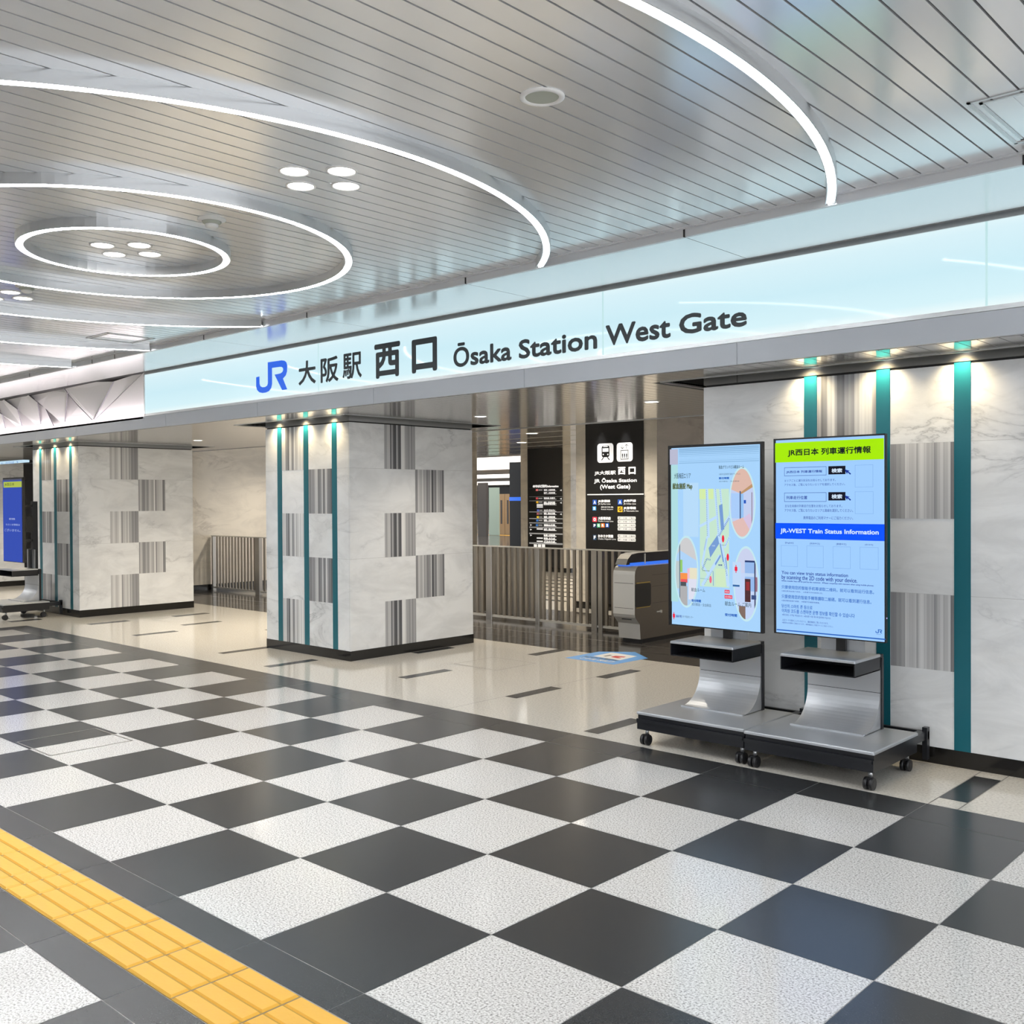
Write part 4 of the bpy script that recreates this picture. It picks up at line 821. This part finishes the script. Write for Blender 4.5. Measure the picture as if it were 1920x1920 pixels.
q = MB(); w_ = M.setdefault('corridor_led', pm('corridor_led', (1, 1, 1), .5, emit=(1, .93, .85), es=.9))
lp = []
for v0, v1 in ((858, 880), (890, 896), (903, 909)):
    y0_, y1_ = at(925, v0, 2, 3.19).y, at(925, v1, 2, 3.19).y; o = MB().box(-80, -8, y0_, y1_, 3.17, 3.198, w_).build('light_panel'); tag(o, '%s bright ceiling light panel of the far corridor' % ('nearest' if v0 == 858 else 'middle' if v0 == 890 else 'farthest'), 'ceiling light', 'far corridor ceiling light panels')
for v_ in (995, 1003):
    pz = at(925, v_, 2, .003); o = MB().box(-45, -12.2, pz.y-.3, pz.y+.3, .001, .004, 'yellow').build('tactile_paving'); tag(o, '%s yellow tactile line on the far corridor floor' % ('farther' if v_ == 995 else 'nearer'), 'tactile paving', 'far corridor tactile lines')
# far left end of the hall
q = MB(); q.box(-18.5, -18.2, 2.33, 5.5, 0, 2.81, 'grey_wall'); q.box(XL, XL+.2, -14, 5.5, 0, 3.15, 'wall'); q.build('wall_end', kind='structure')
a_, b_ = at(-60, 874, 1, .35), at(42, 862, 1, .35)
t = thing('hanging_sign', 'small lit white sign with an arrow hanging at the far left', 'sign', (a_.x, .35, a_.z)); q = MB(); q.box(a_.x, b_.x, .35, .45, a_.z, b_.z, em(196, 226, 244)); q.build('panel', t)
q = MB(); Y = .349; text(q, '←  のりば  ↑', at(2, 871, 1, Y), at(34, 864, 1, Y), em(60, 100, 190)); q.build('lettering', t)
# wall behind the photographer closes the hall
q = MB(); q.box(XL, XR, -16, -15.8, 0, 3.15, 'wall'); q.build('wall_back', kind='structure')
# ------------------------------------------------------------------ floor sticker
Z_ = .0012
def G(a, b): return at(1050+a/9.6, 1180+b/9.6, 2, Z_)
t = thing('floor_sticker', 'blue arrow shaped floor sticker with a white square in front of the ticket gate', 'floor sticker', tuple(G(850, 510)))
q = MB(); q.poly([G(*p_) for p_ in ((85, 512), (960, 636), (1585, 520), (1350, 408), (700, 400))], 'sticker_blue'); q.build('backing', t)
Z_ = .0018; q = MB(); q.poly([G(*p_) for p_ in ((595, 482), (1080, 556), (1390, 484), (925, 416))], 'sticker_white'); q.build('white_field', t)
Z_ = .0024; q = MB(); q.poly([G(*p_) for p_ in ((910, 495), (1000, 476), (1190, 492), (1150, 506), (1050, 500), (1110, 520), (1030, 520), (960, 505))], 'sticker_red'); q.poly([G(*p_) for p_ in ((775, 480), (820, 488), (945, 466), (900, 457))], 'sticker_grey')
p0 = G(290, 520); e1 = (G(900, 600)-p0); Ax = Vector((1, 0, 0)); 
Av = e1.normalized(); Bv = Vector((0, 0, 1)).cross(Av)
bs = (Av, Bv, Vector((0, 0, 1)))
text(q, 'この先 改札口', p0+Av*.02+Bv*.02, p0+Av*(e1.length)+Bv*.09, 'sticker_white', .003, bs); p1_ = G(390, 492); text(q, 'きっぷ・ICカードをご用意ください', p1_+Bv*.0, p1_+Av*(e1.length*1.0)+Bv*.08, 'sticker_grey', .001, bs)
q.build('lettering', t)
# ------------------------------------------------------------------ world and view
w = bpy.data.worlds.new('world'); SC.world = w; w.use_nodes = True; bg = w.node_tree.nodes['Background']
bg.inputs[0].default_value = (.93, .96, 1, 1); bg.inputs[1].default_value = 1.0
SC.view_settings.view_transform = 'Standard'; SC.view_settings.look = 'None'; SC.view_settings.exposure = XP; SC.view_settings.gamma = 1; SC.view_settings.use_curve_mapping = False
SC.cycles.max_bounces = 8; SC.cycles.sample_clamp_indirect = 4
